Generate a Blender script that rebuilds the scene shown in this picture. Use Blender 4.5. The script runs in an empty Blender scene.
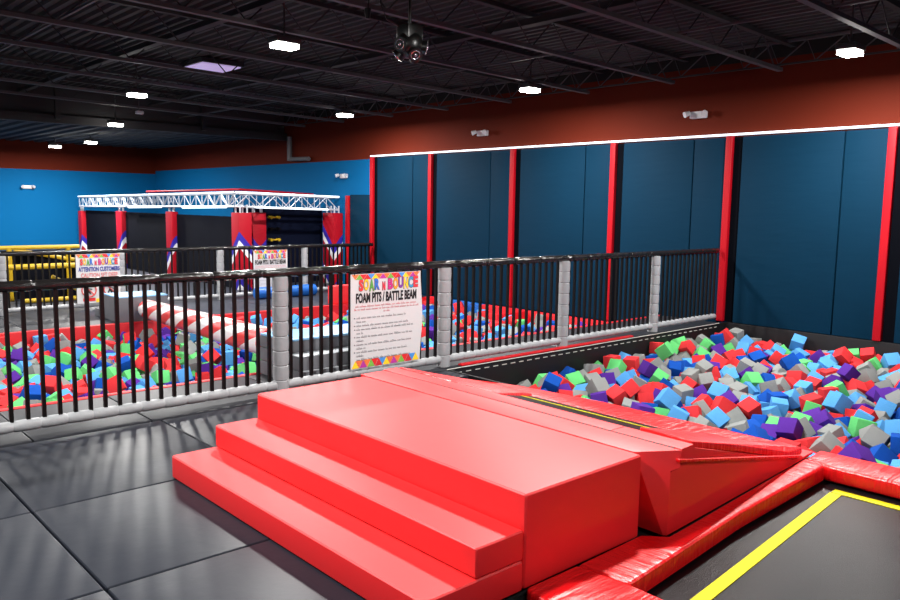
import bpy, bmesh, math, random
from mathutils import Vector, Matrix, Euler
random.seed(5)
SC = bpy.context.scene
COL = SC.collection
PI = math.pi

# ------------------------------------------------------------------ materials
def srgb(r, g, b):
    f = lambda c: (c/255/12.92) if c/255 <= .04045 else ((c/255+.055)/1.055)**2.4
    return (f(r), f(g), f(b), 1)

def mat(name, col, rough=.6, metal=0, spec=.5, noise=0, nscale=6, bump=0, bscale=20, bstretch=(1, 1, 1), coat=0, detail=3):
    m = bpy.data.materials.new(name); m.use_nodes = True
    nt = m.node_tree; N = nt.nodes; L = nt.links
    b = N['Principled BSDF']
    c = col if len(col) == 4 else (*col, 1)
    b.inputs['Base Color'].default_value = c
    b.inputs['Roughness'].default_value = rough
    b.inputs['Metallic'].default_value = metal
    b.inputs['Specular IOR Level'].default_value = spec
    b.inputs['Coat Weight'].default_value = coat
    b.inputs['Coat Roughness'].default_value = .25
    tc = N.new('ShaderNodeTexCoord')
    if noise:
        n = N.new('ShaderNodeTexNoise'); n.inputs['Scale'].default_value = nscale; n.inputs['Detail'].default_value = 4
        L.new(tc.outputs['Object'], n.inputs['Vector'])
        mx = N.new('ShaderNodeMix'); mx.data_type = 'RGBA'
        mx.inputs['A'].default_value = tuple(x*(1-noise) for x in c[:3])+(1,)
        mx.inputs['B'].default_value = tuple(min(1, x*(1+noise)) for x in c[:3])+(1,)
        L.new(n.outputs['Fac'], mx.inputs['Factor']); L.new(mx.outputs['Result'], b.inputs['Base Color'])
    if bump:
        mp = N.new('ShaderNodeMapping'); mp.inputs['Scale'].default_value = bstretch
        n2 = N.new('ShaderNodeTexNoise'); n2.inputs['Scale'].default_value = bscale; n2.inputs['Detail'].default_value = detail
        bp = N.new('ShaderNodeBump'); bp.inputs['Strength'].default_value = bump; bp.inputs['Distance'].default_value = .02
        L.new(tc.outputs['Object'], mp.inputs['Vector']); L.new(mp.outputs['Vector'], n2.inputs['Vector'])
        L.new(n2.outputs['Fac'], bp.inputs['Height']); L.new(bp.outputs['Normal'], b.inputs['Normal'])
    return m

def emit(name, col, s):
    m = bpy.data.materials.new(name); m.use_nodes = True
    b = m.node_tree.nodes['Principled BSDF']
    b.inputs['Base Color'].default_value = (*col[:3], 1)
    b.inputs['Emission Color'].default_value = (*col[:3], 1)
    b.inputs['Emission Strength'].default_value = s
    return m

RED = (.78, .004, .007)
M = {}
M['red'] = mat('red_vinyl', RED, .56, spec=.95, bump=.12, bscale=3, detail=4)
M['red_wrinkle_x'] = mat('red_vinyl_gathered', RED, .36, spec=.7, bump=.8, bscale=3.2, bstretch=(9, 1.2, 1.2), detail=4)
M['red_wrinkle_y'] = mat('red_vinyl_gathered_along', RED, .34, spec=.7, bump=.85, bscale=3.2, bstretch=(1.2, 9, 1.2), detail=4)
M['red_pad'] = mat('red_post_vinyl', (.38, .002, .009), .5, spec=.2, bump=.12, bscale=5)
M['red_liner'] = mat('red_liner', (.6, .006, .012), .5, bump=.2, bscale=3)
M['mat_black'] = mat('black_mat_vinyl', (.012, .0145, .022), .4, spec=.2, noise=.12, nscale=2, bump=.14, bscale=5, detail=5)
M['deck_grey'] = mat('grey_deck_vinyl', (.022, .024, .03), .5, spec=.3, noise=.1, bump=.1, bscale=6)
M['sub'] = mat('subfloor', (.012, .012, .014), .8)
M['far_mat'] = mat('far_mat', (.022, .027, .042), .5, noise=.15, nscale=.8)
M['liner_black'] = mat('black_pit_vinyl', (.007, .0065, .008), .5, spec=.3, bump=.15, bscale=4)
M['rail_black'] = mat('black_rail_wrap', (.01, .009, .009), .2, bump=.5, bscale=14, bstretch=(1, 3, 3))
M['bar_black'] = mat('black_powder_coat', (.003, .003, .003), .4, spec=.25)
M['sleeve'] = mat('grey_sleeve_vinyl', (.31, .32, .335), .42, bump=.35, bscale=16)
M['navy'] = mat('navy_wall_vinyl', (.0006, .021, .047), .7, spec=.08, noise=.1, nscale=1.2, bump=.14, bscale=2.2, bstretch=(1, 1, 6))
M['navy_dark'] = mat('navy_gap', (.0015, .002, .004), .9, spec=.05)
M['led'] = emit('led_strip_glow', (.8, .92, 1.0), .7)
M['lens'] = emit('lamp_lens', (1, .97, .9), 20)
M['housing'] = mat('lamp_housing', (.05, .05, .05), .5, .3)
M['steel'] = mat('painted_joist_steel', (.05, .047, .053), .6, noise=.2, nscale=3)
M['steel_dark'] = mat('painted_beam', (.014, .013, .015), .7)
M['deck_roof'] = mat('painted_roof_deck', (.022, .021, .023), .8, noise=.2, nscale=.7)
M['white_sign'] = mat('white_banner', (.6, .6, .61), .5, bump=.08, bscale=4)
M['bolt'] = mat('zinc', (.5, .5, .5), .35, .8)
M['bed'] = mat('trampoline_bed_weave', (.0035, .0035, .0045), .33, spec=.15, noise=.3, nscale=9, bump=.15, bscale=220)
M['yellow'] = mat('yellow_tape', (.6, .54, .004), .6, spec=.2)
M['yellow_pad'] = mat('yellow_foam_tube', (.5, .32, .004), .5)
M['white'] = mat('white_vinyl', (.75, .75, .75), .4)
M['grey_step'] = mat('grey_step_vinyl', (.13, .135, .15), .5, bump=.1, bscale=6)
M['grey_tread'] = mat('pale_grey_tread_vinyl', (.42, .45, .48), .45)
M['sky_pad'] = mat('light_blue_vinyl', (.22, .46, .72), .42)
M['blue_pad'] = mat('blue_vinyl', (.004, .1, .42), .42)
M['alu'] = mat('truss_aluminium', (.55, .58, .64), .4, .3)
M['mesh_dark'] = mat('black_mesh_panel', (.004, .0045, .008), .8, spec=.05, noise=.3, nscale=2)
M['mesh_navy'] = mat('navy_mesh_panel', (.003, .005, .016), .8, spec=.06)
M['pod'] = mat('black_plastic', (.004, .004, .004), .35)
M['lens_glass'] = mat('speaker_ring', (.4, .4, .45), .2, .8)
M['plastic_white'] = mat('white_plastic', (.6, .6, .62), .4)
M['skylight'] = emit('skylight_panel', (.62, .5, .85), .22)
M['seam'] = mat('pale_stitch', (.5, .5, .46), .6)
M['pipe'] = mat('grey_pipe', (.12, .12, .13), .5)
FOAM = {'red': (.62, .035, .04), 'light blue': (.08, .29, .6), 'dark blue': (.006, .062, .33), 'grey': (.22, .23, .225),
        'green': (.11, .5, .15), 'purple': (.075, .02, .23)}
for k, v in FOAM.items(): M['foam_'+k] = mat('foam_'+k.replace(' ', '_'), v, .95, spec=.1, bump=.15, bscale=60)

def wall_mat(name, zsplit, low, high, top, ztop):
    m = mat(name, low, .75, spec=.1); nt = m.node_tree; N = nt.nodes; L = nt.links; b = N['Principled BSDF']
    g = N.new('ShaderNodeTexCoord'); s = N.new('ShaderNodeSeparateXYZ'); L.new(g.outputs['Object'], s.inputs[0])
    def step(z):
        q = N.new('ShaderNodeMath'); q.operation = 'GREATER_THAN'; q.inputs[1].default_value = z
        L.new(s.outputs['Z'], q.inputs[0]); return q
    a = N.new('ShaderNodeMix'); a.data_type = 'RGBA'; a.inputs['A'].default_value = (*low, 1); a.inputs['B'].default_value = (*high, 1)
    L.new(step(zsplit).outputs[0], a.inputs['Factor'])
    c = N.new('ShaderNodeMix'); c.data_type = 'RGBA'; c.inputs['B'].default_value = (*top, 1)
    L.new(a.outputs['Result'], c.inputs['A']); L.new(step(ztop).outputs[0], c.inputs['Factor'])
    L.new(c.outputs['Result'], b.inputs['Base Color'])
    return m
BLUE = (.0004, .105, .28); BROWN = (.1, .012, .0045)
M['wall_r'] = wall_mat('painted_side_wall', 2.6, BLUE, BROWN, (.02, .02, .02), 3.64)
M['wall_b'] = wall_mat('painted_back_wall', 2.5, BLUE, BROWN, (.02, .02, .02), 3.64)

def chevron_mat(name, sgn, apex, x0, y0):
    """red vinyl printed with blue and white chevron bands folding round the pad's front corner"""
    m = mat(name, RED, .5, spec=.2); nt = m.node_tree; N = nt.nodes; L = nt.links; b = N['Principled BSDF']
    g = N.new('ShaderNodeTexCoord'); s = N.new('ShaderNodeSeparateXYZ'); L.new(g.outputs['Object'], s.inputs[0])
    def mth(op, a, c):
        q = N.new('ShaderNodeMath'); q.operation = op
        for i, v in enumerate((a, c)):
            if isinstance(v, (int, float)): q.inputs[i].default_value = v
            else: L.new(v, q.inputs[i])
        return q.outputs[0]
    u = mth('ADD', mth('ABSOLUTE', mth('SUBTRACT', s.outputs['X'], x0), 0), mth('ABSOLUTE', mth('SUBTRACT', s.outputs['Y'], y0), 0))
    v = mth('ADD', mth('SUBTRACT', apex, s.outputs['Z']), mth('MULTIPLY', u, -sgn*1.15))
    v = mth('DIVIDE', v, 1.6)
    r = N.new('ShaderNodeValToRGB'); r.color_ramp.interpolation = 'CONSTANT'
    e = r.color_ramp.elements
    red = (.36, .004, .014, 1); bl = (.03, .02, .3, 1); wh = (.72, .72, .75, 1)
    e[0].position = 0; e[0].color = bl; e[1].position = .11; e[1].color = wh
    for p, c in ((.21, red), (.56, bl), (.68, wh), (.76, red)):
        k = e.new(p); k.color = c
    L.new(v, r.inputs['Fac'])
    gt = mth('GREATER_THAN', v, 0.0)
    a = N.new('ShaderNodeMix'); a.data_type = 'RGBA'; a.inputs['A'].default_value = red
    L.new(gt, a.inputs['Factor']); L.new(r.outputs['Color'], a.inputs['B']); L.new(a.outputs['Result'], b.inputs['Base Color'])
    return m

def stripe_mat():
    m = mat('candy_stripe_vinyl', (.75, .75, .75), .38); nt = m.node_tree; N = nt.nodes; L = nt.links; b = N['Principled BSDF']
    g = N.new('ShaderNodeUVMap')
    s = N.new('ShaderNodeSeparateXYZ'); L.new(g.outputs['UV'], s.inputs[0])
    def mth(op, a, c):
        q = N.new('ShaderNodeMath'); q.operation = op
        for i, v in enumerate((a, c)):
            if isinstance(v, (int, float)): q.inputs[i].default_value = v
            else: L.new(v, q.inputs[i])
        return q.outputs[0]
    f = mth('FRACT', mth('ADD', s.outputs['X'], s.outputs['Y']), 0)
    gt = mth('GREATER_THAN', f, .52)
    a = N.new('ShaderNodeMix'); a.data_type = 'RGBA'; a.inputs['A'].default_value = (.8, .8, .8, 1); a.inputs['B'].default_value = (.66, .03, .03, 1)
    L.new(gt, a.inputs['Factor']); L.new(a.outputs['Result'], b.inputs['Base Color'])
    return m
M['candy'] = stripe_mat()

# ------------------------------------------------------------------ mesh helpers
class MB:
    def __init__(s): s.bm = bmesh.new()
    def box(s, a, b, bev=0, seg=2, rot=None, piv=None):
        t = bmesh.new(); bmesh.ops.create_cube(t, size=1)
        c = [(a[i]+b[i])/2 for i in range(3)]; d = [abs(b[i]-a[i]) for i in range(3)]
        for v in t.verts: v.co = Vector((v.co.x*d[0], v.co.y*d[1], v.co.z*d[2]))
        if bev: bmesh.ops.bevel(t, geom=list(t.edges), offset=min(bev, min(d)*.49), segments=seg, profile=.6, affect='EDGES')
        mtx = Matrix.Translation(c)
        if rot: mtx = Matrix.Translation(c) @ Euler(rot).to_matrix().to_4x4()
        t.transform(mtx); s.merge(t); return s
    def poly(s, bottom, top, bev=0, seg=2):
        """closed solid between two matching polygons (lists of 3-d points)"""
        t = bmesh.new()
        B = [t.verts.new(p) for p in bottom]; T = [t.verts.new(p) for p in top]; n = len(B)
        t.faces.new(B[::-1]); t.faces.new(T)
        for i in range(n): t.faces.new((B[i], B[(i+1) % n], T[(i+1) % n], T[i]))
        bmesh.ops.recalc_face_normals(t, faces=t.faces)
        if bev: bmesh.ops.bevel(t, geom=list(t.edges), offset=bev, segments=seg, profile=.6, affect='EDGES')
        s.merge(t); return s
    def prism(s, pts, ax, a, b, bev=0, seg=2):
        """2-d outline extruded along axis ax from a to b"""
        def P(p, w):
            return {'x': (w, p[0], p[1]), 'y': (p[0], w, p[1]), 'z': (p[0], p[1], w)}[ax]
        return s.poly([P(p, a) for p in pts], [P(p, b) for p in pts], bev, seg)
    def tube(s, path, r, n=10, cap=True):
        path = [Vector(p) for p in path]; rr = r if isinstance(r, (list, tuple)) else [r]*len(path)
        t = s.bm; rings = []
        for i, p in enumerate(path):
            d = (path[min(i+1, len(path)-1)]-path[max(i-1, 0)]).normalized()
            up = Vector((0, 0, 1)) if abs(d.z) < .95 else Vector((0, 1, 0))
            u = d.cross(up).normalized(); w = u.cross(d)
            rings.append([t.verts.new(p+(u*math.cos(2*PI*k/n)+w*math.sin(2*PI*k/n))*rr[i]) for k in range(n)])
        for a, b in zip(rings, rings[1:]):
            for k in range(n): t.faces.new((a[k], a[(k+1) % n], b[(k+1) % n], b[k]))
        if cap: t.faces.new(rings[0][::-1]); t.faces.new(rings[-1])
        return s
    def merge(s, t):
        me = bpy.data.meshes.new('tmp'); t.to_mesh(me); t.free(); s.bm.from_mesh(me); bpy.data.meshes.remove(me)
    def mesh(s, name, m, off=(0, 0, 0), sharp=35):
        bmesh.ops.recalc_face_normals(s.bm, faces=s.bm.faces)
        me = bpy.data.meshes.new(name); s.bm.to_mesh(me); s.bm.free()
        me.transform(Matrix.Translation(-Vector(off)))
        me.materials.append(m)
        me.polygons.foreach_set('use_smooth', [True]*len(me.polygons))
        me.set_sharp_from_angle(angle=math.radians(sharp))
        me.update(); return me

def thing(name, label, cat, loc=(0, 0, 0), group=None):
    o = bpy.data.objects.new(name, None); COL.objects.link(o); o.location = loc; o.empty_display_size = .1
    return tag(o, label, cat, group)
def tag(o, label, cat, group=None, kind=None):
    o['label'] = label; o['category'] = cat
    if group: o['group'] = group
    if kind: o['kind'] = kind
    return o
def base_of(o):
    v = Vector((0, 0, 0))
    while o is not None: v += o.location; o = o.parent
    return v
def part(name, mb, m, parent, label=None, sharp=35):
    """mesh in world coordinates linked as a child of its thing"""
    me = mb.mesh(name, m, base_of(parent), sharp)
    o = bpy.data.objects.new(name, me); COL.objects.link(o); o.parent = parent
    if label: o['label'] = label
    return o
def solo(name, mb, m, label, cat, loc=(0, 0, 0), group=None, kind=None, sharp=35):
    me = mb.mesh(name, m, loc, sharp); o = bpy.data.objects.new(name, me); COL.objects.link(o); o.location = loc
    return tag(o, label, cat, group, kind)
def struct(name, mb, m):
    o = bpy.data.objects.new(name, mb.mesh(name, m)); COL.objects.link(o); o['kind'] = 'structure'; return o
def lerp(a, b, t): return tuple(a[i]+(b[i]-a[i])*t for i in range(len(a)))

# ------------------------------------------------------------------ camera
f, R_, U_, F_ = 788.96, (0.74059947, -0.67176829, 0.01548506), (0.06808798, 0.09795104, 0.99285932), (0.66848819, 0.73425674, -0.11828183)
cd = bpy.data.cameras.new('camera'); cam = bpy.data.objects.new('camera', cd); COL.objects.link(cam)
cd.sensor_width = 36; cd.lens = f/900*36; cd.clip_start = .05; cd.clip_end = 100
mtx = Matrix.Identity(4)
for i in range(3):
    mtx[i][0] = R_[i]; mtx[i][1] = U_[i]; mtx[i][2] = -F_[i]
mtx[2][3] = 1.6
cam.matrix_world = mtx
SC.camera = cam

# ------------------------------------------------------------------ setting
XW, YB = 10.55, 26.2
struct('floor', MB().box((-6, -5, -.3), (2.325, 6.62, -.035)).box((2.325, 2.12, -.3), (5.09, 6.62, -.035)).box((2.325, -5, -.3), (5.05, 2.12, -.1)).box((5.05, -5, -.3), (XW, -.2, -.035)).box((-6, 6.62, -.14), (.55, 12.1, -.035)), M['sub'])
struct('floor', MB().box((-6, 12.1, -.45), (XW, YB, -.25)), M['far_mat'])
struct('wall_right', MB().box((XW, -5, -1.4), (XW+.2, YB, 4.3)), M['wall_r'])
struct('wall_back', MB().box((-6, YB, -.5), (XW+.2, YB+.2, 4.3)), M['wall_b'])
struct('wall_left', MB().box((-6.2, -5.2, -.5), (-6, YB+.2, 4.3)), M['wall_b'])
struct('wall_front', MB().box((-6.2, -5.2, -.5), (XW+.2, -5, 4.3)), M['wall_b'])
# corrugated roof deck: ribs run away from the camera along the right wall
def roofz(x): return 4.07-.02*x
mb = MB(); P = []
x = -6.2
while x < XW+.15:
    for dx, dz in ((0, 0), (.05, 0), (.072, -.042), (.122, -.042)):
        P.append((x+dx, roofz(x+dx)+dz))
    x += .15
lo = [mb.bm.verts.new((a, -5.2, b)) for a, b in P]; hi = [mb.bm.verts.new((a, 17.9, b)) for a, b in P]
for i in range(len(P)-1): mb.bm.faces.new((lo[i], lo[i+1], hi[i+1], hi[i]))
lo2 = [mb.bm.verts.new((a, -5.2, b+.08)) for a, b in P]; hi2 = [mb.bm.verts.new((a, 17.9, b+.08)) for a, b in P]
for i in range(len(P)-1): mb.bm.faces.new((lo2[i], hi2[i], hi2[i+1], lo2[i+1]))
struct('ceiling', mb, M['deck_roof'])
mb = MB(); x = -6.2
P = []
while x < XW+.15:
    for dx, dz in ((0, 0), (.15, 0), (.19, -.05), (.34, -.05)): P.append((x+dx, 3.36+dz))
    x += .38
lo = [mb.bm.verts.new((a, 17.9, b)) for a, b in P]; hi = [mb.bm.verts.new((a, YB, b)) for a, b in P]
for i in range(len(P)-1): mb.bm.faces.new((lo[i], lo[i+1], hi[i+1], hi[i]))
struct('ceiling', mb, M['deck_roof'])

# roof joists (open web), one thing each
JY = [-1.65, 0, 1.65, 3.3, 4.92, 6.5, 8.03, 9.72, 11.36, 13.05, 14.8, 16.4]
ORD = ['first', 'second', 'third', 'fourth', 'fifth', 'sixth', 'seventh', 'eighth', 'ninth', 'tenth', 'eleventh', 'twelfth', 'thirteenth', 'fourteenth', 'fifteenth', 'sixteenth', 'seventeenth', 'eighteenth', 'nineteenth', 'twentieth']
vis = [y for y in JY if y > 2]
for y in JY:
    k = vis.index(y) if y in vis else None
    lab = ('grey open-web roof joist, the %s counting back from the camera' % ORD[k]) if k is not None else 'grey open-web roof joist overhead or behind the camera, outside the photo'
    bz = lambda x: 3.6-.02*x
    t = thing('roof_joist', lab, 'joist', (2, y, bz(2)), 'open-web joists under the roof deck')
    x0, x1 = -5.9, 10.2
    def bar(xa, za, xb, zb, h, w):
        return MB().poly([(xa, y-w, za), (xa, y+w, za), (xb, y+w, zb), (xb, y-w, zb)], [(xa, y-w, za+h), (xa, y+w, za+h), (xb, y+w, zb+h), (xb, y-w, zb+h)])
    part('bottom_chord', bar(x0, bz(x0), x1, bz(x1), .045, .035), M['steel'], t)
    part('top_chord', bar(x0, roofz(x0)-.11, XW-.02, roofz(XW)-.11, .05, .04), M['steel_dark'], t)
    mb = MB(); xx = x0+.1; up = True
    while xx < x1-.3:
        a = (xx, y, bz(xx)+.03) if up else (xx, y, roofz(xx)-.09); xx2 = xx+.36
        b = (xx2, y, roofz(xx2)-.09) if up else (xx2, y, bz(xx2)+.03)
        mb.tube([a, b], .009, 5); xx = xx2; up = not up
    part('web', mb, M['steel_dark'], t)
for (x, lab) in ((4.45, 'dark roof girder over the left part of the hall, crossing above the joists'), (7.1, 'dark roof girder over the middle of the hall behind the black speaker cluster')):
    t = thing('roof_girder', lab, 'girder', (x, 6, 3.78), 'girders running along the hall under the roof')
    part('beam', MB().box((x-.03, -4.9, 3.73), (x+.03, 17.8, 3.795)), M['steel_dark'], t)
    part('flange', MB().box((x-.05, -4.9, 3.715), (x+.05, 17.8, 3.73)), M['steel_dark'], t)
for (x, lab) in ((2.87, 'thin bridging rod tying the joists together at the left of the ceiling'), (7.76, 'thin bridging rod tying the joists together near the right wall')):
    solo('bridging_rod', MB().box((x-.015, -4.9, 3.60-.02*x+.05), (x+.015, 17.8, 3.60-.02*x+.075)), M['steel'], lab, 'rod', (x, 6, 3.5), 'bridging rods through the joists')
# bracing truss along the right wall
t = thing('wall_truss', 'light-edged bracing truss running along the top of the brown right wall', 'truss', (10.3, 6, 3.4))
part('top_chord', MB().box((10.26, -4.9, 3.77), (10.33, 17.8, 3.8)), M['steel'], t)
pts = []; yy = -4.6; i = 0
while yy < 17.5:
    pts.append((10.3, yy, 3.775 if i % 2 else 3.505)); yy += (.12, .36)[i % 2]; i += 1
mb = MB().tube(pts, .011, 5)
part('web', mb, M['steel'], t)
part('bottom_chord', MB().box((10.28, -4.9, 3.49), (10.32, 17.8, 3.51)), M['steel_dark'], t)
# beam where the roof steps down at the back
t = thing('header_beam', 'dark steel beam across the back of the hall where the ceiling steps down', 'beam', (4, 17.8, 3.2))
part('beam', MB().box((-5.9, 17.72, 3.17), (10.5, 17.9, 3.34)), M['steel_dark'], t)
part('upstand', MB().box((-5.9, 17.86, 3.34), (10.5, 17.93, 4.2)), M['deck_roof'], t)
for x in (1.6, 5.12, 8.28): part('hanger', MB().box((x-.05, 17.62, 3.25), (x+.05, 17.72, 3.9)), M['steel_dark'], t)
for (x, lab) in ((10.42, None),):
    t = thing('drain_pipe', 'grey drain pipe elbow on the right wall beside the back beam', 'pipe', (10.42, 17.4, 2.65))
    part('pipe', MB().tube([(10.44, 17.5, 2.66), (10.44, 17.5, 3.25)], .06, 10), M['pipe'], t)
    part('outlet', MB().tube([(10.44, 17.5, 2.7), (10.44, 16.6, 2.68)], .05, 10), M['pipe'], t)

# ------------------------------------------------------------------ lamps
LAMPS = [(4.62, 3.15, 3.3, 'pendant lamp above the red platform, overhead out of the photo', 1),
 (4.62, 7.83, 3.3, 'glowing pendant lamp nearest the camera at upper left, beyond the front railing', 1),
 (5.04, 13.18, 3.3, 'glowing pendant lamp behind the pale ceiling panel, second on the left row', 1),
 (6.13, 17.25, 3.175, 'glowing pendant lamp just in front of the dark back beam', 1),
 (7.16, 22.0, 3.1, 'glowing pendant lamp under the low back ceiling with a bright halo on the deck', 1),
 (6.78, 23.75, 3.05, 'glowing pendant lamp farthest back near the blue back wall', 1),
 (8.95, 12.94, 3.3, 'glowing pendant lamp hung above the start of the right wall pads', 1),
 (8.85, 8.04, 3.3, 'glowing pendant lamp in front of the brown wall at the middle of the photo', 1),
 (9.09, 3.62, 3.3, 'glowing pendant lamp at upper right in front of the brown wall', 1),
 (.3, 3.4, 3.3, 'pendant lamp overhead left of the camera, out of the photo', 1),
 (.3, 7.9, 3.3, 'pendant lamp left of the railing, out of the photo', 1),
 (.6, 13.1, 3.3, 'pendant lamp above the left end of the far railing, out of the photo', 1),
 (2.4, 22.5, 3.1, 'pendant lamp at the back left above the blue wall, out of the photo', 1),
 (2.0, 17.8-.6, 3.17, 'pendant lamp at far left before the back beam, out of the photo', 1),
 (4.6, -1.2, 3.3, 'pendant lamp behind the camera on the right, out of the photo', .35),
 (.3, -1.2, 3.3, 'pendant lamp behind the camera on the left, out of the photo', .35)]
LW = 100
for (x, y, z, lab, k) in LAMPS:
    t = thing('pendant_light', lab, 'ceiling light', (x, y, z), 'pendant lights under the roof')
    top = 3.305 if y > 17.9 else 3.52
    part('housing', MB().box((x-.15, y-.11, z+.03), (x+.15, y+.11, z+.1), .02), M['housing'], t)
    part('stem', MB().tube([(x, y, z+.1), (x, y, top if y > 17.9 else roofz(x)-.046)], .012, 6), M['housing'], t)
    part('lens', MB().box((x-.13, y-.09, z-.015), (x+.13, y+.09, z+.03), .004), M['lens'], t)
    ld = bpy.data.lights.new('bulb', 'AREA'); ld.shape = 'RECTANGLE'; ld.size = .26; ld.size_y = .18; ld.energy = LW*k; ld.color = (1, .975, .94)
    lo_ = bpy.data.objects.new('bulb', ld); COL.objects.link(lo_); lo_.parent = t; lo_.location = (0, 0, -.018)

# ------------------------------------------------------------------ floor mats
XS = [-2.55, -1.35, -.15, 1.05, 2.25, 3.45]; YS = [-1.1, 0, 1.08, 2.165, 3.25, 4.33, 5.62]
for i in range(len(XS)-1):
    for j in range(len(YS)-1):
        x0, x1, y0, y1 = XS[i], XS[i+1], YS[j], YS[j+1]
        if x1 > 2.3 and y1 < 2.2: x1 = 2.32 if x0 < 2.2 else None
        if x1 is None or (x0 > 2.2 and y1 < 2.3): continue
        if i == 4 and j in (3, 4): continue
        mb = MB().box((x0+.004, y0+.004, -.034), (x1-.004, y1-.004, 0), .013, 3)
        rows = {5: 'against the near railing', 4: 'second row from the near railing', 3: 'third row from the near railing', 2: 'fourth row from the near railing', 1: 'level with the camera', 0: 'behind the camera'}
        cols = {0: 'far out of the photo', 1: 'left of the photo', 2: 'at the left edge', 3: 'beside the red steps', 4: 'beside the red blocks'}
        solo('floor_mat', mb, M['mat_black'], 'black vinyl floor mat %s, %s' % (rows[j], cols[i]), 'floor mat', ((x0+x1)/2, (y0+y1)/2, -.034), 'black floor mats')
# deck strip between railing and far pit
xs = [-.6, 1.4, 2.2, 3.44, 5.2, 7.0, 8.8, 10.4]
for a, b in zip(xs, xs[1:]):
    wh = 'left of the photo edge' if b < 1.5 else ('just left of the grey steps' if a == 2.2 else ('under the grey steps' if a == 3.44 else ('at the left edge of the photo' if a == 1.4 else ('behind the printed rules banner' if a == 5.2 else ('behind the third railing post' if a == 7.0 else 'ending at the padded right wall')))))
    solo('deck_mat', MB().box((a+.004, 5.66, -.034), (b-.004, 6.6, 0), .012, 2), M['deck_grey'], 'grey padded deck mat behind the near railing, '+wh, 'floor mat', ((a+b)/2, 6.1, -.034), 'grey deck mats behind the railing')
solo('corner_mat', MB().poly([(3.5, 4.62, -.034), (4.52, 5.2, -.034), (4.74, 5.36, -.034), (5.1, 5.32, -.034), (5.1, 5.63, -.034), (3.5, 5.63, -.034)], [(3.5, 4.62, 0), (4.52, 5.2, 0), (4.74, 5.36, 0), (5.1, 5.32, 0), (5.1, 5.63, 0), (3.5, 5.63, 0)], .01), M['mat_black'], 'dark ribbed floor mat filling the corner between the railing and the launch ramp', 'floor mat', (4.5, 5.3, -.034))
solo('edge_pad', MB().box((5.35, 5.68, 0.001), (8.3, 5.74, .022), .008), M['red_liner'], 'thin red edging strip on the floor under the right part of the front railing', 'edging', (6.8, 5.7, 0))

# ------------------------------------------------------------------ red steps, platform, ramp
Y0, Y1 = 2.104, 4.37
def soft(a, b, bev=.016): return MB().box(a, b, bev, 3)
t = thing('padded_steps', 'red vinyl padded two-step stair in front of the red platform', 'steps', (2.08, 3.2, 0))
part('lower_step', soft((1.806, Y0, 0.001), (2.355, Y1, .1355)), M['red'], t)
part('upper_step', soft((2.078, Y0+.001, .137), (2.355, Y1-.001, .268)), M['red'], t)
solo('padded_platform', soft((2.359, Y0, 0.001), (3.19, Y1, .4206), .02), M['red'], 'large red vinyl padded platform block at the top of the steps', 'platform', (2.78, 3.2, 0))
wo = [(3.3, .002), (3.316, .002), (3.316, .33), (3.402, .33), (3.402, .42), (3.195, .42), (3.198, .405)]
solo('wedge_block', MB().poly([(x, 2.022+max(0, 3.316-x)*1.1, z) for x, z in wo], [(x, 4.43, z) for x, z in wo], .003), M['red'], 'narrow red vinyl filler block with slanted underside between platform and ramp', 'filler block', (3.3, 3.2, 0))
SL0, SL1 = (3.55, .40), (4.9, .03)
t = thing('launch_ramp', 'sloping red launch ramp with a narrow black bed behind the platform', 'ramp', (3.9, 3.2, 0))
def sl(x, dz=0): return SL0[1]+(SL1[1]-SL0[1])*(x-SL0[0])/(SL1[0]-SL0[0])+dz
def yf(x): return 2.025+(x-3.319)*.055
part('ramp_body', MB().prism([(3.319, .002), (3.319, .26), (3.421, .26), (3.421, .42), (3.54, .42), (3.56, sl(3.56)), (4.52, sl(4.52)), (4.52, .002)], 'y', 2.46, 4.46, .003), M['red'], t)
ol = [(3.319, .002), (3.319, .325), (3.4025, .325), (3.421, .42), (3.54, .42), (3.56, sl(3.56)), (4.9, .035), (5.04, .02), (5.22, .018), (5.22, .002)]
part('skirt', MB().poly([(x, yf(x), z) for x, z in ol], [(x, 2.455, z) for x, z in ol], .003), M['red'], t)
part('slit_shade_strip', MB().box((3.4035, 2.07, .34), (3.4205, 4.42, .4185)), M['sub'], t, 'thin black strip standing in for shade in the joint')  # strip added to blacken the open joint, standing in for the shade inside
def bedq(x0, x1, y0, y1, d0, d1):
    q = [(x0, y0), (x1, y0), (x1, y1), (x0, y1)]
    return MB().poly([(x, y, sl(x, d0)) for x, y in q], [(x, y, sl(x, d1)) for x, y in q])
bd = part('ramp_bed', bedq(3.57, 4.5, 2.32, 4.3, .001, .012), M['bed'], t, 'black woven bed with a yellow line')
part('boundary_line', bedq(4.06, 4.105, 2.4, 4.2, .013, .016), M['yellow'], bd, 'yellow tape line')
def slab(q, th, bev=.02, seg=3):
    return MB().poly([(a, b, c-th) for a, b, c in q], q, bev, seg)
part('end_pad', slab([(3.55, yf(3.55)+.012, .432), (4.1, yf(4.1)+.012, sl(4.1, .05)), (4.85, yf(4.85)+.012, sl(4.85, .05)), (5.08, yf(5.08)+.02, .07), (5.09, 2.3, .075), (4.8, 2.44, .1), (4.45, 2.45, sl(4.45, .06)), (3.57, 2.38, .43)], .045, .012), M['red_wrinkle_x'], t)
part('end_pad', slab([(3.53, 3.42, .424), (4.1, 3.72, sl(4.1, .035)), (4.5, 3.98, sl(4.5, .03)), (4.48, 4.45, sl(4.48, .03)), (3.56, 4.45, .424)], .05, .012), M['red_wrinkle_x'], t)
part('hem', slab([(3.36, yf(3.36)-.025, .386), (4.97, yf(4.97)-.025, .052), (4.97, yf(4.97)-.003, .052), (3.36, yf(3.36)-.003, .386)], .016, .005), M['red_wrinkle_x'], t)

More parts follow.
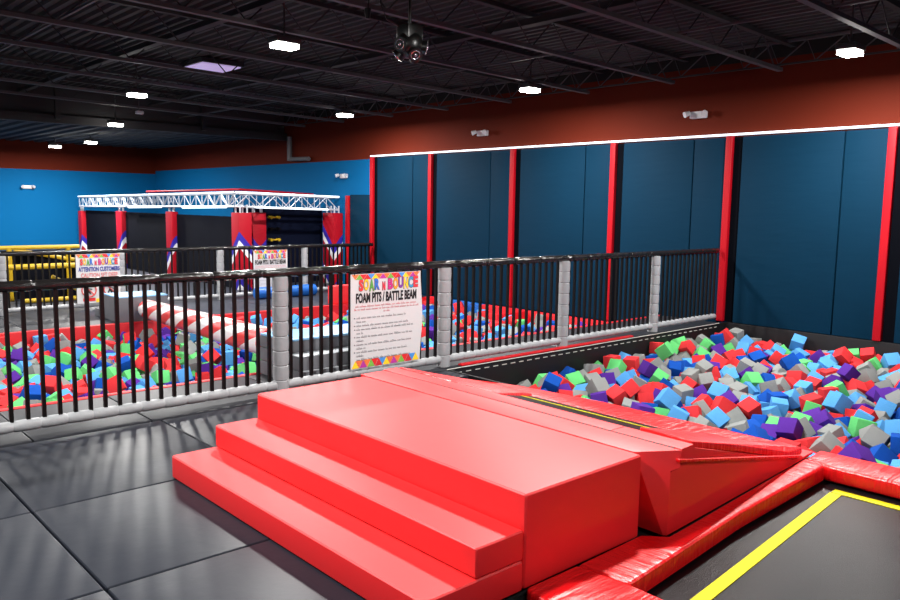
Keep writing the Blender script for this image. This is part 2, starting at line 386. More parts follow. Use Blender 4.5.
# trampoline at lower right with padded frame, its bed a little below the floor
t = thing('trampoline', 'black trampoline bed with yellow outline and red padded frame at lower right', 'trampoline', (3.7, .6, -.098))
def ox(y, d=0): return 5.30-.045*(y-1.5)+d
bq = [(2.72, -1.3), (5.0, -1.3), (4.99, 1.98), (2.72, 1.87)]
bd = part('bed', MB().poly([(x, y, -.097) for x, y in bq], [(x, y, -.082) for x, y in bq]), M['bed'], t, 'black woven jumping bed')
def ln(a, b, w):
    a = Vector(a); b = Vector(b); d = (b-a).normalized(); n = Vector((-d.y, d.x))*w
    q = [(a.x, a.y), (b.x, b.y), (b.x+n.x, b.y+n.y), (a.x+n.x, a.y+n.y)]
    return [(p[0], p[1], -.081) for p in q], [(p[0], p[1], -.077) for p in q]
mb = MB()
mb.poly(*ln((2.90, 1.612), (4.80, 1.774), .066)); mb.poly(*ln((4.872, 1.838), (4.93, -1.1), -.066))
part('boundary_line', mb, M['yellow'], bd, 'yellow outline on the bed')
part('frame_pad', slab([(2.727, 1.825, .025), (3.83, 1.91, .027), (4.955, 1.94, .028), (5.02, 2.09, .028), (4.92, 2.09, .027), (3.33, 2.0, .02), (3.28, 2.0, .02), (3.19, 2.098, .02), (2.70, 2.09, .02)], .103, .022), M['red_wrinkle_x'], t)
part('frame_pad', slab([(4.962, 1.932, .028), (4.985, -1.3, .028), (ox(-1.3, -.01), -1.3, .028), (ox(2.12, -.01), 2.105, .03), (5.028, 2.09, .028)], .103, .028), M['red_wrinkle_y'], t)
part('frame_pad', slab([(2.34, -1.3, .02), (2.715, -1.3, .02), (2.72, 1.82, .022), (2.692, 2.09, .02), (2.365, 2.095, .02), (2.34, 2.05, .02)], .098, .02), M['red_wrinkle_y'], t)
# rim pad of the ramp along the big foam pit
solo('rim_pad', slab([(4.80, 2.46, .07), (5.12, 2.31, .062), (5.12, 2.88, .06), (5.10, 3.75, .06), (5.0, 4.54, .06), (4.74, 5.3, .06), (4.53, 5.1, .06), (4.58, 4.43, .065), (4.74, 3.9, .068), (4.75, 3.1, .07)], .058, .024), M['red_wrinkle_y'], 'long red gathered vinyl rim pad between the launch ramp and the big foam pit', 'rim pad', (4.8, 3.4, 0))

# ------------------------------------------------------------------ railings
def padded_post(x, y, z0, z1, r, n):
    mb = MB(); path = []; rad = []
    for i in range(n):
        a = z0+(z1-z0)*i/n; b = z0+(z1-z0)*(i+1)/n
        for u, k in ((.0, .9), (.06, 1), (.5, 1.04), (.94, 1), (.99, .9)):
            path.append((x, y, a+(b-a)*u)); rad.append(r*k)
    return mb.tube(path, rad, 12)
def railing(label, y, x0, x1, zb, zr, posts, sp, first, tube_r):
    t = thing('railing', label, 'railing', (x0, y, zb))
    xs = []; p = x0; rad = []
    n = int((x1-x0)/.42)
    path = []; rr = []
    for i in range(n):
        a = x0+(x1-x0)*i/n; b = x0+(x1-x0)*(i+1)/n
        for u, k in ((.0, .88), (.05, 1), (.35, 1.05), (.65, 1), (.95, 1.03), (.995, .88)):
            path.append((a+(b-a)*u, y, zr)); rr.append(tube_r*k*random.uniform(.97, 1.04))
    tr = part('top_rail', MB().tube(path, rr, 12), M['rail_black'], t, 'black vinyl-wrapped top rail')
    n = int((x1-x0)/.17); path = []; rr = []
    for i in range(n):
        a = x0+(x1-x0)*i/n; b = x0+(x1-x0)*(i+1)/n
        for u, k in ((.0, .85), (.08, 1), (.5, 1.05), (.92, 1), (.99, .85)):
            path.append((a+(b-a)*u, y, zb+.082)); rr.append(.04*k)
    part('bottom_rail', MB().tube(path, rr, 12), M['sleeve'], t, 'grey padded bottom rail')
    for px in posts:
        po = part('post', padded_post(px, y, zb+.002, zr-.03, .066, 8), M['sleeve'], t, 'grey padded post')
    bm0 = None; x = first
    while x < x1-.03:
        if all(abs(x-px) > .08 for px in posts):
            if bm0 is None:
                bm0 = MB().box((x-.0125, y-.0125, zb+.09), (x+.0125, y+.0125, zr-.01)).mesh('baluster', M['bar_black'], (x, y, zb))
            o = bpy.data.objects.new('baluster', bm0); COL.objects.link(o); o.parent = t
            o.location = (x-x0, 0, 0)
        x += sp
    return t
YF = 5.775
railing('near black railing with grey padded posts, running behind the red platform', YF, .62, 10.42, 0, 1.028, [1.51-.0, 3.345, 5.181, 7.016, 8.852][1:], .1018, .692, .036)
railing('far black railing with grey padded posts, beyond the far foam pit', 14.0, 1.0, 10.42, -.25, .735, [1.28, 3.127, 4.98, 6.832, 8.684], .103, 1.05, .036)

# ------------------------------------------------------------------ banners
def text_mesh(s, size, cx, z, y, bold=.0, wid=None, shear=0):
    """lettering standing upright, facing -y; centred on cx with baseline z"""
    cu = bpy.data.curves.new('t', 'FONT'); cu.body = s; cu.size = size; cu.offset = bold; cu.extrude = .0008; cu.resolution_u = 3; cu.shear = shear
    o = bpy.data.objects.new('t', cu); COL.objects.link(o)
    dg = bpy.context.evaluated_depsgraph_get(); me = bpy.data.meshes.new_from_object(o.evaluated_get(dg))
    bpy.data.objects.remove(o); bpy.data.curves.remove(cu)
    xs = [v.co.x for v in me.vertices]; a, b = min(xs), max(xs)
    k = 1 if wid is None else wid/(b-a)
    for v in me.vertices:
        X, Y, Z = v.co; v.co = (cx+(X-(a+b)/2)*k, y-Z-.001, z+Y)
    mb = MB(); mb.bm.from_mesh(me); bpy.data.meshes.remove(me); return mb
INK = {}
def ink(rgb):
    if rgb not in INK: INK[rgb] = mat('print_ink_%d' % len(INK), srgb(*rgb), .6)
    return INK[rgb]
LOGO = [('S', (226, 60, 60)), ('O', (240, 190, 40)), ('A', (90, 160, 70)), ('R', (50, 110, 200)), (' ', None), ('N', (220, 50, 70)), (' ', None),
        ('B', (200, 40, 130)), ('O', (245, 160, 40)), ('U', (130, 60, 160)), ('N', (235, 200, 50)), ('C', (60, 150, 190)), ('E', (225, 50, 60))]
TRI = [(220, 40, 40), (245, 205, 40), (235, 120, 60), (200, 35, 45), (225, 110, 60), (120, 180, 70), (70, 140, 215), (180, 50, 150)]
def logo(parent, cx, z, y, w, h):
    ws = {'S': .85, 'N': .95, ' ': .45}; tot = sum(ws.get(c, 1) if not (c == 'N' and i == 5) else .6 for i, (c, _) in enumerate(LOGO))
    x = cx-w/2
    for i, (c, col) in enumerate(LOGO):
        k = (ws.get(c, 1) if not (c == 'N' and i == 5) else .6)*w/tot
        if col:
            sz = h*(1.0 if i != 5 else .72)
            dz = h*.06*math.sin(i*2.3)
            part('letter_outline', text_mesh(c, sz*1.36, x+k/2, z+dz, y, .009*h/.1, k*1.0), ink((95, 70, 80)), parent)
            part('letter', text_mesh(c, sz*1.36, x+k/2, z+dz, y-.0025, .005*h/.1, k*.9), ink(col), parent)
        x += k
def tri_band(parent, x0, x1, z0, z1, y, n, up):
    w = (x1-x0)/n
    for i in range(2*n-1):
        a = x0+i*w/2; col = TRI[(i*3+(2 if up else 1)) % len(TRI)]
        u = (i % 2 == 0) == up
        q = [(a+.04*w, z1), (a+w*.96, z1), (a+w*.5, z0)] if u else [(a+.04*w, z0), (a+w*.96, z0), (a+w*.5, z1)]
        part('printed_triangle', MB().poly([(p[0], y, p[1]) for p in q], [(p[0], y-.001, p[1]) for p in q]), ink(col), parent)
def text_rows(parent, name, x0, x1, rows, size, y, col, seed, centre=False, bullets=()):
    """small print too fine to read in the photo: word-length strokes on each line"""
    rnd = random.Random(seed)
    for i, (z, frac) in enumerate(rows):
        mb = MB()
        W = (x1-x0)*frac; x = x0+((x1-x0)-W)/2 if centre else x0
        xe = x+W; st = size*.13; n = 3
        if i in bullets: part('bullet', MB().box((x0-.03, y-.001, z+size*.2), (x0-.018, y, z+size*.6)), col, parent)
        while x < xe-.01:
            n = rnd.choice((2, 3, 3, 4, 5, 6))
            mb.box((x, y-.0008, z+size*.22), (min(xe, x+n*size*.56), y, z+size*.30))
            for c in range(n):
                if x > xe: break
                mb.box((x, y-.001, z), (x+st, y, z+size*rnd.choice((.62, .62, .62, .95))))
                x += size*.56
            x += size*.5
        part(name, mb, col, parent)
def cloth(x0, x1, z0, z1, y, wob):
    mb = MB(); nx, nz = 16, 20; g = []
    for k in (0, 1):
        g.append([[mb.bm.verts.new((x0+(x1-x0)*i/nx+(wob*.9*max(0, math.sin(PI*(1-j/nz)))**2*max(0, i/nx-.75)*4 if wob else 0), y+.003*k+0, z0+(z1-z0)*j/nz)) for j in range(nz+1)] for i in range(nx+1)])
    for i in range(nx):
        for j in range(nz):
            for k in (0, 1): mb.bm.faces.new([g[k][a][b] for a, b in ((i, j), (i+1, j), (i+1, j+1), (i, j+1))])
    for i in range(nx):
        for j in (0, nz): mb.bm.faces.new((g[0][i][j], g[0][i+1][j], g[1][i+1][j], g[1][i][j]))
    for j in range(nz):
        for i in (0, nx): mb.bm.faces.new((g[0][i][j], g[0][i][j+1], g[1][i][j+1], g[1][i][j]))
    return mb
# near banner
BX0, BX1, BZ0, BZ1, BY = 4.02, 4.825, .128, .985, 5.722
t = thing('rules_banner', 'white printed rules banner tied to the near railing, between two grey posts', 'banner', (4.42, BY, BZ0))
part('sheet', cloth(BX0, BX1, BZ0, BZ1, BY, .03), M['white_sign'], t)
yy = BY-.0015
tri_band(t, BX0+.005, BX1-.008, BZ1-.05, BZ1-.004, yy, 9, True)
tri_band(t, BX0+.005, BX1-.01, BZ0+.006, BZ0+.075, yy, 9, False)
logo(t, 4.45, .838, yy, .69, .098)
part('heading', text_mesh('FOAM PITS / BATTLE BEAM', .118, 4.425, .728, yy, .005, .70), ink((15, 15, 20)), t, 'bold black heading')
text_rows(t, 'red_small_print', 4.06, 4.80, [(.685, .97), (.657, 1.0), (.629, .12)], .022, yy, ink((200, 70, 80)), 3, True)
rows = [(.58-.0345*i, fr) for i, fr in enumerate((.82, .16, .88, .95, .1, .95, .13, .92, .14, .85, .14, .9, .1))][:12]
text_rows(t, 'rule_line', 4.085, 4.77, rows, .023, yy, ink((95, 95, 102)), 4, False, (0, 2, 3, 5, 7, 9))
part('cable_tie', MB().tube([(4.06, BY-.002, .97), (4.06, BY-.002, 1.0)], .004, 5), M['bar_black'], t)
part('cable_tie', MB().tube([(4.78, BY-.002, .97), (4.78, BY-.002, 1.0)], .004, 5), M['bar_black'], t)
# far caution banner
y = 13.945; x0, x1, z0, z1 = 4.225, 4.975, -.135, .70
t = thing('caution_banner', 'white caution banner with prohibition signs on the far railing, left of the photo', 'banner', (4.6, y, z0))
part('sheet', cloth(x0, x1, z0, z1, y, 0), M['white_sign'], t)
yy = y-.0015
tri_band(t, x0+.005, x1-.005, z1-.06, z1-.004, yy, 9, True)
logo(t, 4.60, .52, yy, .62, .1)
part('heading', text_mesh('ATTENTION CUSTOMERS', .1, 4.6, .41, yy, .004, .68), ink((40, 55, 140)), t, 'blue heading')
part('warning_line', text_mesh('CAUTION 5FT DEEP', .105, 4.6, .305, yy, .001, .6), ink((205, 90, 90)), t, 'red warning line')
def ring(cx, cz, r, yy):
    mb = MB(); pts = [(cx+r*math.cos(2*PI*k/28), yy-.001, cz+r*math.sin(2*PI*k/28)) for k in range(29)]
    mb.tube(pts, .011, 6, False); mb.tube([(cx-r*.7, yy-.001, cz+r*.7), (cx+r*.7, yy-.001, cz-r*.7)], .009, 6); return mb
for cx in (4.42, 4.78):
    part('prohibition_ring', ring(cx, .09, .115, yy), ink((200, 60, 60)), t)
    part('pictogram', MB().tube([(cx-.02, yy, .15), (cx-.02, yy, .09), (cx+.02, yy, .03)], .014, 6).tube([(cx-.02, yy, .09), (cx-.05, yy, .02)], .012, 6).tube([(cx-.02, yy, .12), (cx+.05, yy, .1)], .01, 6).tube([(cx-.035, yy-.002, .185), (cx-.005, yy-.002, .185)], .016, 8), ink((25, 25, 30)), t)
    part('red_bar', MB().box((cx-.1, yy-.001, -.1), (cx+.1, yy, -.045)), ink((210, 40, 40)), t)
part('yellow_bar', MB().box((4.53, yy-.001, -.125), (4.68, yy, -.06)), ink((240, 200, 50)), t)
# far foam-pit banner
x0, x1, z0, z1 = 7.50, 8.25, -.17, .68
t = thing('rules_banner', 'white printed rules banner on the far railing above the blue roll', 'banner', (7.87, y, z0))
part('sheet', cloth(x0, x1, z0, z1, y, 0), M['white_sign'], t)
tri_band(t, x0+.005, x1-.005, z1-.06, z1-.004, yy, 9, True)
logo(t, 7.9, .515, yy, .62, .09)
part('heading', text_mesh('FOAM PITS / BATTLE BEAM', .115, 7.87, .405, yy, .005, .68), ink((15, 15, 20)), t, 'bold black heading')
text_rows(t, 'red_small_print', 7.53, 8.22, [(.36, .97), (.33, 1.0), (.3, .12)], .02, yy, ink((210, 90, 100)), 13, True)
text_rows(t, 'rule_line', 7.56, 8.2, [(.25-.034*i, fr) for i, fr in enumerate((.82, .16, .88, .95, .1, .95, .13, .92, .14, .85))], .018, yy, ink((130, 130, 135)), 14, False, (0, 2, 3, 5, 7, 9))

# ------------------------------------------------------------------ padded right wall
PY = [14.12, 12.16, 9.90, 7.70, 5.72, 3.60, 1.45, -.7, -2.85]
PL = ['red padded wall post farthest away, where the far railing meets the right wall', 'red padded wall post second from the far end, above the near banner', 'red padded wall post rising from the red pilaster between two pit walls',
      'red padded wall post seen through the near railing, left of its last grey post', 'red padded wall post where the near railing meets the right wall', 'red padded wall post at the right edge of the photo above the big foam pit',
      'red padded wall post beyond the right edge of the photo', 'red padded wall post level with the camera, out of the photo', 'red padded wall post behind the camera, out of the photo']
for i, y in enumerate(PY):
    zb = .012 if y < 5.75 else -.22
    solo('wall_post_pad', MB().box((10.455, y-.05, zb), (10.545, y+.05, 2.64), .015, 3), M['red_pad'], PL[i], 'wall post', (10.47, y, zb), 'red padded posts on the right wall')
BL = ['dark navy wall pad in the first bay from the far end', 'dark navy wall pad in the second bay from the far end', 'dark navy wall pad in the third bay from the far end, between red posts', 'dark navy wall pad behind the right end of the near railing',
      'wide dark navy wall pad above the big foam pit between two full red posts', 'dark navy wall pad cut off by the right edge of the photo', 'dark navy wall pad level with the camera, out of the photo', 'dark navy wall pad behind the camera, out of the photo']
for i, (a, b) in enumerate(zip(PY, PY[1:])):
    zb = .012 if a < 5.75 else -.22
    t = thing('wall_pad', BL[i], 'wall pad', (10.5, (a+b)/2, zb), 'navy pads between the red posts')
    s = b+.56
    part('panel', MB().box((10.485, s+.008, zb), (10.545, a-.06-.13, 2.62), .012), M['navy'], t)
    part('panel', MB().box((10.485, b+.055, zb), (10.545, s-.008, 2.62), .012), M['navy'], t)
    part('gap_strip', MB().box((10.515, a-.2, zb), (10.545, a-.053, 2.62)), M['navy_dark'], t, 'black recess strip beside the post')
solo('led_strip', MB().box((10.46, -4.8, 2.645), (10.545, 14.16, 2.668)), M['led'], 'glowing white LED strip along the top of the navy wall pads', 'light strip', (10.5, 6, 2.65))
t = thing('wall_pad', 'low navy wall pad beyond the far railing, ending at a short red post', 'wall pad', (10.5, 14.7, -.25), 'navy pads between the red posts')
part('panel', MB().box((10.485, 14.2, -.248), (10.545, 14.96, 1.82), .012), M['navy'], t)
solo('wall_post_pad', MB().box((10.45, 14.98, -.248), (10.545, 15.1, 1.80), .015), M['red_pad'], 'short red padded wall post beside the lit truss, beyond the far railing', 'wall post', (10.47, 15.04, -.25), 'red padded posts on the right wall')

# emergency lights and small wall fittings
def twin_light(x, y, z, lab, face):
    t = thing('emergency_light', lab, 'emergency light', (x, y, z), 'white twin-head emergency lights')
    if face == 'x':
        part('body', MB().box((x-.06, y-.13, z-.05), (x, y+.13, z+.05), .015), M['plastic_white'], t)
        for s in (-1, 1): part('lamp_head', MB().tube([(x-.08, y+s*.12, z+.03), (x-.15, y+s*.16, z+.0)], [.03, .045], 10), M['plastic_white'], t)
    else:
        part('body', MB().box((x-.13, y-.06, z-.05), (x+.13, y, z+.05), .015), M['plastic_white'], t)
        for s in (-1, 1): part('lamp_head', MB().tube([(x+s*.12, y-.08, z+.03), (x+s*.16, y-.15, z)], [.03, .045], 10), M['plastic_white'], t)
twin_light(10.549, 6.25, 2.97, 'white emergency light on the brown wall, the right-hand one', 'x')
twin_light(10.549, 10.72, 2.96, 'white emergency light on the brown wall, above the middle of the photo', 'x')
twin_light(10.549, 15.25, 2.247, 'white emergency light on the blue side wall above the lit truss', 'x')
twin_light(6.65, 26.199, 1.97, 'white emergency light on the blue back wall at far left', 'y')
t = thing('ceiling_panel', 'pale lavender skylight panel set in the roof at upper left', 'skylight', (6.06, 12.57, 3.8))
part('panel', MB().box((5.74, 12.24, 3.80), (6.4, 12.91, 3.82)), M['skylight'], t)
part('frame', MB().box((5.70, 12.2, 3.822), (6.44, 12.95, 3.89)), M['steel_dark'], t)

# speaker cluster
cx, cy, cz = 4.42, 5.42, 3.0
t = thing('speaker_cluster', 'black round cluster of speakers hanging from the roof at top centre', 'speaker', (cx, cy, cz-.15))
part('body', MB().box((cx-.085, cy-.085, cz), (cx+.085, cy+.085, cz+.13), .02), M['pod'], t)
mb = MB(); bmesh.ops.create_icosphere(mb.bm, subdivisions=3, radius=.12, matrix=Matrix.Translation((cx, cy, cz-.03))); part('hub', mb, M['pod'], t)
for k in range(6):
    a = 2*PI*k/6+.3
    for el in ((-.15,) if k % 2 else (-.75,)):
        d = Vector((math.cos(a)*math.cos(el), math.sin(a)*math.cos(el), math.sin(el))); c = Vector((cx, cy, cz-.03))
        cn = part('speaker_cone', MB().tube([c+d*.06, c+d*.15], [.045, .062], 14), M['pod'], t)
        pts = []; u = d.cross(Vector((0, 0, 1))).normalized(); w = u.cross(d)
        for q in range(17): pts.append(c+d*.152+(u*math.cos(2*PI*q/16)+w*math.sin(2*PI*q/16))*.04)
        part('ring', MB().tube(pts, .004, 5, False), M['lens_glass'], cn)
        mb = MB(); bmesh.ops.create_icosphere(mb.bm, subdivisions=2, radius=.016, matrix=Matrix.Translation(c+d*.15)); part('dome', mb, M['lens_glass'], cn)
part('mount', MB().tube([(cx, cy, cz+.12), (cx, cy, roofz(cx)-.046)], .014, 8), M['pod'], t)
part('cable', MB().tube([(cx-.05, cy+.03, cz+.1), (cx-.17, cy+.1, cz+.17), (cx-.22, cy+.13, cz+.3), (cx-.2, cy+.12, cz+.6)], .008, 6), M['pod'], t)
t = thing('ceiling_fitting', 'small black fitting dangling on a cable left of the speaker cluster', 'fitting', (4.3, 5.9, 3.3))
part('head', MB().tube([(4.32, 5.89, 3.24), (4.32, 5.89, 3.33)], [.02, .032], 10), M['pod'], t)
part('cable', MB().tube([(4.32, 5.89, 3.33), (4.35, 5.9, 3.5), (4.3, 5.92, 3.75), (4.31, 5.92, 3.93)], .007, 6), M['pod'], t)
t = thing('ceiling_camera', 'tiny white ceiling camera below the second light of the left row', 'camera', (5.95, 15.49, 3.3))
part('dome', MB().box((5.89, 15.44, 3.26), (6.03, 15.54, 3.32), .02), M['plastic_white'], t)
part('bracket', MB().tube([(5.95, 15.49, 3.32), (5.95, 15.49, 3.90)], .012, 6), M['housing'], t)

# ------------------------------------------------------------------ far pit: liner, steps, beam, roll
t = thing('pit_liner', 'red vinyl liner and rim of the far foam pit behind the near railing', 'pit liner', (5, 9.4, -.95))
part('near_wall', MB().box((.56, 6.61, -.9), (10.40, 6.69, .004), .02), M['red_liner'], t)
part('far_wall', MB().box((.56, 12.04, -.9), (10.40, 12.12, -.235), .02), M['red_liner'], t)
part('side_wall', MB().box((10.28, 6.70, -.9), (10.398, 10.42, -.215), .02), M['red_liner'], t)
part('side_wall', MB().box((10.28, 11.62, -.9), (10.398, 12.03, -.215), .02), M['red_liner'], t)
part('blue_section', MB().box((10.28, 10.43, -.9), (10.398, 11.61, -.215), .02), M['blue_pad'], t, 'blue padded section of the side wall')
part('side_wall', MB().box((.56, 6.70, -.9), (.66, 12.03, -.05), .02), M['red_liner'], t)
part('pilaster', MB().box((9.55, 9.28, -.9), (10.275, 9.78, -.215), .03), M['red_liner'], t, 'red padded pilaster dividing the pit')
part('base', MB().box((.56, 6.6, -.86), (10.40, 12.1, -.785)), M['liner_black'], t)
t = thing('divider_block', 'red padded block standing at the far end of the far pit', 'block', (8.5, 12.7, -.25))
part('body', MB().box((8.12, 12.13, -.248), (8.56, 12.3, .10), .02), M['red'], t)
part('arm', MB().box((8.565, 12.13, -.248), (10.2, 12.3, .08), .02), M['red'], t)

t = thing('padded_steps', 'grey padded steps with light blue top, just behind the near railing at the pit edge', 'steps', (4.1, 6.2, 0))
part('step', MB().box((3.6, 5.85, .003), (4.62, 6.6, .137), .012), M['grey_step'], t)
part('step', MB().box((3.6, 5.89, .139), (4.62, 6.6, .262), .012), M['grey_step'], t)
part('step', MB().box((3.6, 6.09, .264), (4.62, 6.6, .372), .012), M['grey_step'], t)
part('tread', MB().box((3.605, 5.895, .2625), (4.615, 6.088, .268), .002), M['grey_tread'], t, 'pale grey tread')
part('tread', MB().box((3.605, 5.855, .1375), (4.615, 5.888, .143), .002), M['grey_tread'], t, 'pale grey tread')
part('landing', MB().box((3.602, 6.092, .3725), (4.618, 6.598, .392), .006), M['sky_pad'], t, 'light blue landing')
t = thing('padded_steps', 'grey padded box steps with light blue top at the far side of the pit', 'steps', (4.6, 12.6, -.25))
part('box', MB().box((4.26, 12.14, -.248), (5.03, 12.8, .13), .015), M['grey_step'], t)
part('landing', MB().box((4.262, 12.142, .1305), (5.028, 12.798, .152), .006), M['sky_pad'], t, 'light blue landing')
part('step', MB().box((4.26, 12.805, -.248), (5.03, 13.0, .0), .012), M['grey_step'], t)
part('step', MB().box((4.26, 13.005, -.248), (5.03, 13.2, -.12), .012), M['grey_step'], t)
# candy striped beam with spiral uv
t = thing('balance_beam', 'red and white candy-striped padded beam spanning the far foam pit', 'beam', (4.2, 9.4, .1))
A, B = Vector((4.66, 12.10, -.045)), Vector((3.74, 6.62, .275)); rad = .142
def beam():
    mb = MB(); bm = mb.bm; uv = bm.loops.layers.uv.new('UVMap'); n = 24; m = 40
    d = (B-A).normalized(); u = d.cross(Vector((0, 0, 1))).normalized(); w = u.cross(d); Lg = (B-A).length
    rings = []
    for i in range(m+1):
        s = Lg*i/m; e = min(1, .45+.55*math.sqrt(max(0, 1-(1-min(s/.12, 1))**2)))
        rings.append([bm.verts.new(A+d*s+(u*math.cos(2*PI*k/n)+w*math.sin(2*PI*k/n))*rad*e) for k in range(n)])
    for i in range(m):
        for k in range(n):
            fc = bm.faces.new((rings[i][k], rings[i][(k+1) % n], rings[i+1][(k+1) % n], rings[i+1][k]))
            for lp, (a, b) in zip(fc.loops, ((i, k), (i, k+1), (i+1, k+1), (i+1, k))): lp[uv].uv = (Lg*a/m/1.05, -3*b/n)
    bm.faces.new(rings[0][::-1]); bm.faces.new(rings[-1]); return mb
part('beam_roll', beam(), M['candy'], t)
part('end_strap', MB().tube([B+Vector((.004, -.0, 0)), B+(A-B).normalized()*.06], rad*1.02, 20), M['red'], t)
t = thing('foam_roll', 'blue padded roll lying on the dark floor in front of the far railing', 'roll', (8.06, 13.7, -.25))
part('cover', MB().tube([(7.39, 13.7, -.133), (7.41, 13.7, -.133), (8.72, 13.7, -.133), (8.74, 13.7, -.133)], [.09, .115, .115, .09], 20), M['blue_pad'], t)
part('strap', MB().tube([(8.02, 13.7, -.133), (8.06, 13.7, -.133)], .117, 20), M['blue_pad'], t)
part('handle', MB().tube([(8.0, 13.62, -.03), (8.01, 13.58, .02), (8.07, 13.58, .02), (8.08, 13.62, -.03)], .009, 6), M['pod'], t)

# far floor mats
for i, (a, b) in enumerate(((.9, 3.0), (3.0, 4.2), (5.3, 7.0), (7.0, 8.15), (8.7, 10.35))):
    solo('far_floor_mat', MB().box((a+.006, 12.135, -.249), (b-.006, (13.9 if i not in (3, 4) else (13.55 if i == 3 else 12.7)), -.238), .005), M['deck_grey'] if i < 2 else M['far_mat'],
         'dark floor mat beyond the far pit, ' + ('left of the photo edge', 'in front of the caution banner', 'right of the far grey box steps', 'in front of the blue roll', 'beside the right wall')[i], 'floor mat', ((a+b)/2, 13, -.249), 'dark mats beyond the far pit')

# ------------------------------------------------------------------ lit truss rig at the back
GX, GY = 7.9, 15.45
t = thing('obstacle_rig', 'obstacle course rig with lit aluminium truss, chevron pads and dark panels', 'obstacle course', (GX, GY, -.25))
ZB = -.248
def ztop(y): return 1.80-.0104*(y-15.4)
def truss(p, q, h, w):
    """box truss between two points (top line), height h, width vector w"""
    p = Vector(p); q = Vector(q); w = Vector(w); dn = Vector((0, 0, -h)); L = (q-p).length; n = max(3, int(L/.3)); mb = MB()
    for o in (Vector(), w, dn, dn+w): mb.tube([p+o, q+o], .024, 8)
    for i in range(n):
        a = p+(q-p)*i/n; b = p+(q-p)*(i+1)/n
        for o in (Vector(), w):
            mb.tube([a+o, b+o+dn] if i % 2 else [a+o+dn, b+o], .011, 6); mb.tube([a+o, a+o+dn], .009, 6)
        mb.tube([a, a+w], .009, 6); mb.tube([a+dn, a+dn+w], .009, 6)
    return mb
ys = [25.5, 22.3, 18.9, GY]
for a, b in zip(ys, ys[1:]):
    tr = part('truss', truss((GX, a, ztop(a)), (GX, b, ztop(b)), .28, (.28, 0, 0)), M['alu'], t)
    part('led_strip', MB().tube([(GX-.03, a, ztop(a)+.02), (GX-.03, b, ztop(b)+.02)], .016, 6), M['led'], tr)
    if a < 23: part('led_strip', MB().tube([(GX-.03, a-.9, ztop(a)-.30), (GX-.03, b+.35, ztop(b)-.30)], .02, 6), M['led'], tr)
tr = part('truss', truss((GX, GY, ztop(GY)), (10.5, GY, ztop(GY)-.05), .28, (0, .28, 0)), M['alu'], t)
part('led_strip', MB().tube([(GX, GY-.03, ztop(GY)+.02), (10.5, GY-.03, ztop(GY)-.03)], .022, 6), M['led'], tr)
part('led_strip', MB().tube([(GX+.45, GY-.03, ztop(GY)-.29), (10.2, GY-.03, ztop(GY)-.325)], .022, 6), M['led'], tr)
part('red_rail', MB().tube([(GX+.5, 21.5, ztop(21)+.12), (GX+.5, 16.2, ztop(16)+.10), (10.3, 16.2, ztop(16)+.03)], .025, 6), M['red_pad'], t)
def pad(x, y, w, d, zt, sgn, apex, x0, y0, nm):
    c = part('column_pad', MB().box((x, y, ZB), (x+w, y+d, zt), .015), chevron_mat(nm, sgn, apex+.25, x0-GX, y0-GY), t)
    for a, b in ((.07, .07), (w-.07, .07), (.07, d-.07), (w-.07, d-.07)):
        part('column_tube', MB().tube([(x+a, y+b, zt-.01), (x+a, y+b, ztop(y)-.24)], .02, 8), M['alu'], c)
pad(7.9, 25.38, .16, .3, 1.28, 1, .78, 7.9, 25.2, 'chevron_a')
pad(7.9, 22.05, .16, .42, 1.32, 1, .86, 8.0, 22.0, 'chevron_b')
pad(7.9, 18.7, .16, .38, 1.36, 1, .9, 8.0, 18.6, 'chevron_c')
pad(7.9, 15.30, .30, .34, 1.39, 1, 1.0, 7.9, 15.30, 'chevron_d')
pad(8.55, 15.9, .33, .2, 1.39, -1, .62, 8.72, 15.9, 'chevron_e')
pad(10.27, 15.30, .26, .45, 1.40, -1, .62, 10.27, 15.30, 'chevron_f')
for a, b in zip(ys, ys[1:]):
    part('side_panel', MB().box((8.02, b+.22, ZB), (8.06, a-.18, 1.30), 0), M['mesh_dark'], t)
part('front_panel', MB().box((8.26, 16.2, ZB), (10.54, 16.24, 1.5), 0), M['mesh_navy'], t)
for z in (1.28, 1.02, .77):
    rg = part('ladder_rung', MB().tube([(9.1, 16.1, z), (9.32, 16.1, z)], .02, 8), M['yellow_pad'] if z != 1.02 else M['bar_black'], t)
    for x in (9.11, 9.31): part('end_cap', MB().tube([(x, 16.07, z), (x, 16.195, z)], .035, 10), M['yellow_pad'] if z != 1.02 else M['bar_black'], rg)

# yellow climbing frame at far left
t = thing('climbing_frame', 'yellow tube climbing frame with black panels behind the far railing at left', 'climbing frame', (4.2, 16.5, -.25))
for (x, y, z1) in ((3.71, 16.0, .72), (4.72, 16.0, .72), (3.45, 15.4, .43), (2.4, 16.0, .72)):
    part('post', MB().tube([(x, y, ZB), (x, y, z1)], .045, 10), M['yellow_pad'], t)
for (p, q, r) in (((2.4, 16, .72), (4.92, 16, .72), .04), ((2.3, 15.4, .41), (4.9, 15.4, .41), .05), ((3.72, 15.4, -.2), (4.9, 15.4, -.2), .04), ((3.8, 16.02, .68), (4.9, 16.02, .45), .04), ((3.45, 15.4, .43), (3.71, 16.0, .6), .04), ((4.3, 15.6, .2), (4.9, 15.6, -.15), .04)):
    part('rail', MB().tube([p, q], r, 10), M['yellow_pad'], t)
part('panel', MB().box((3.62, 16.2, ZB), (4.95, 16.24, .66)), M['mesh_dark'], t)
part('panel', MB().box((2.3, 16.2, ZB), (3.6, 16.24, .66)), M['mesh_dark'], t)
part('panel', MB().box((4.93, 15.5, ZB), (4.96, 17.5, .6)), M['mesh_dark'], t)

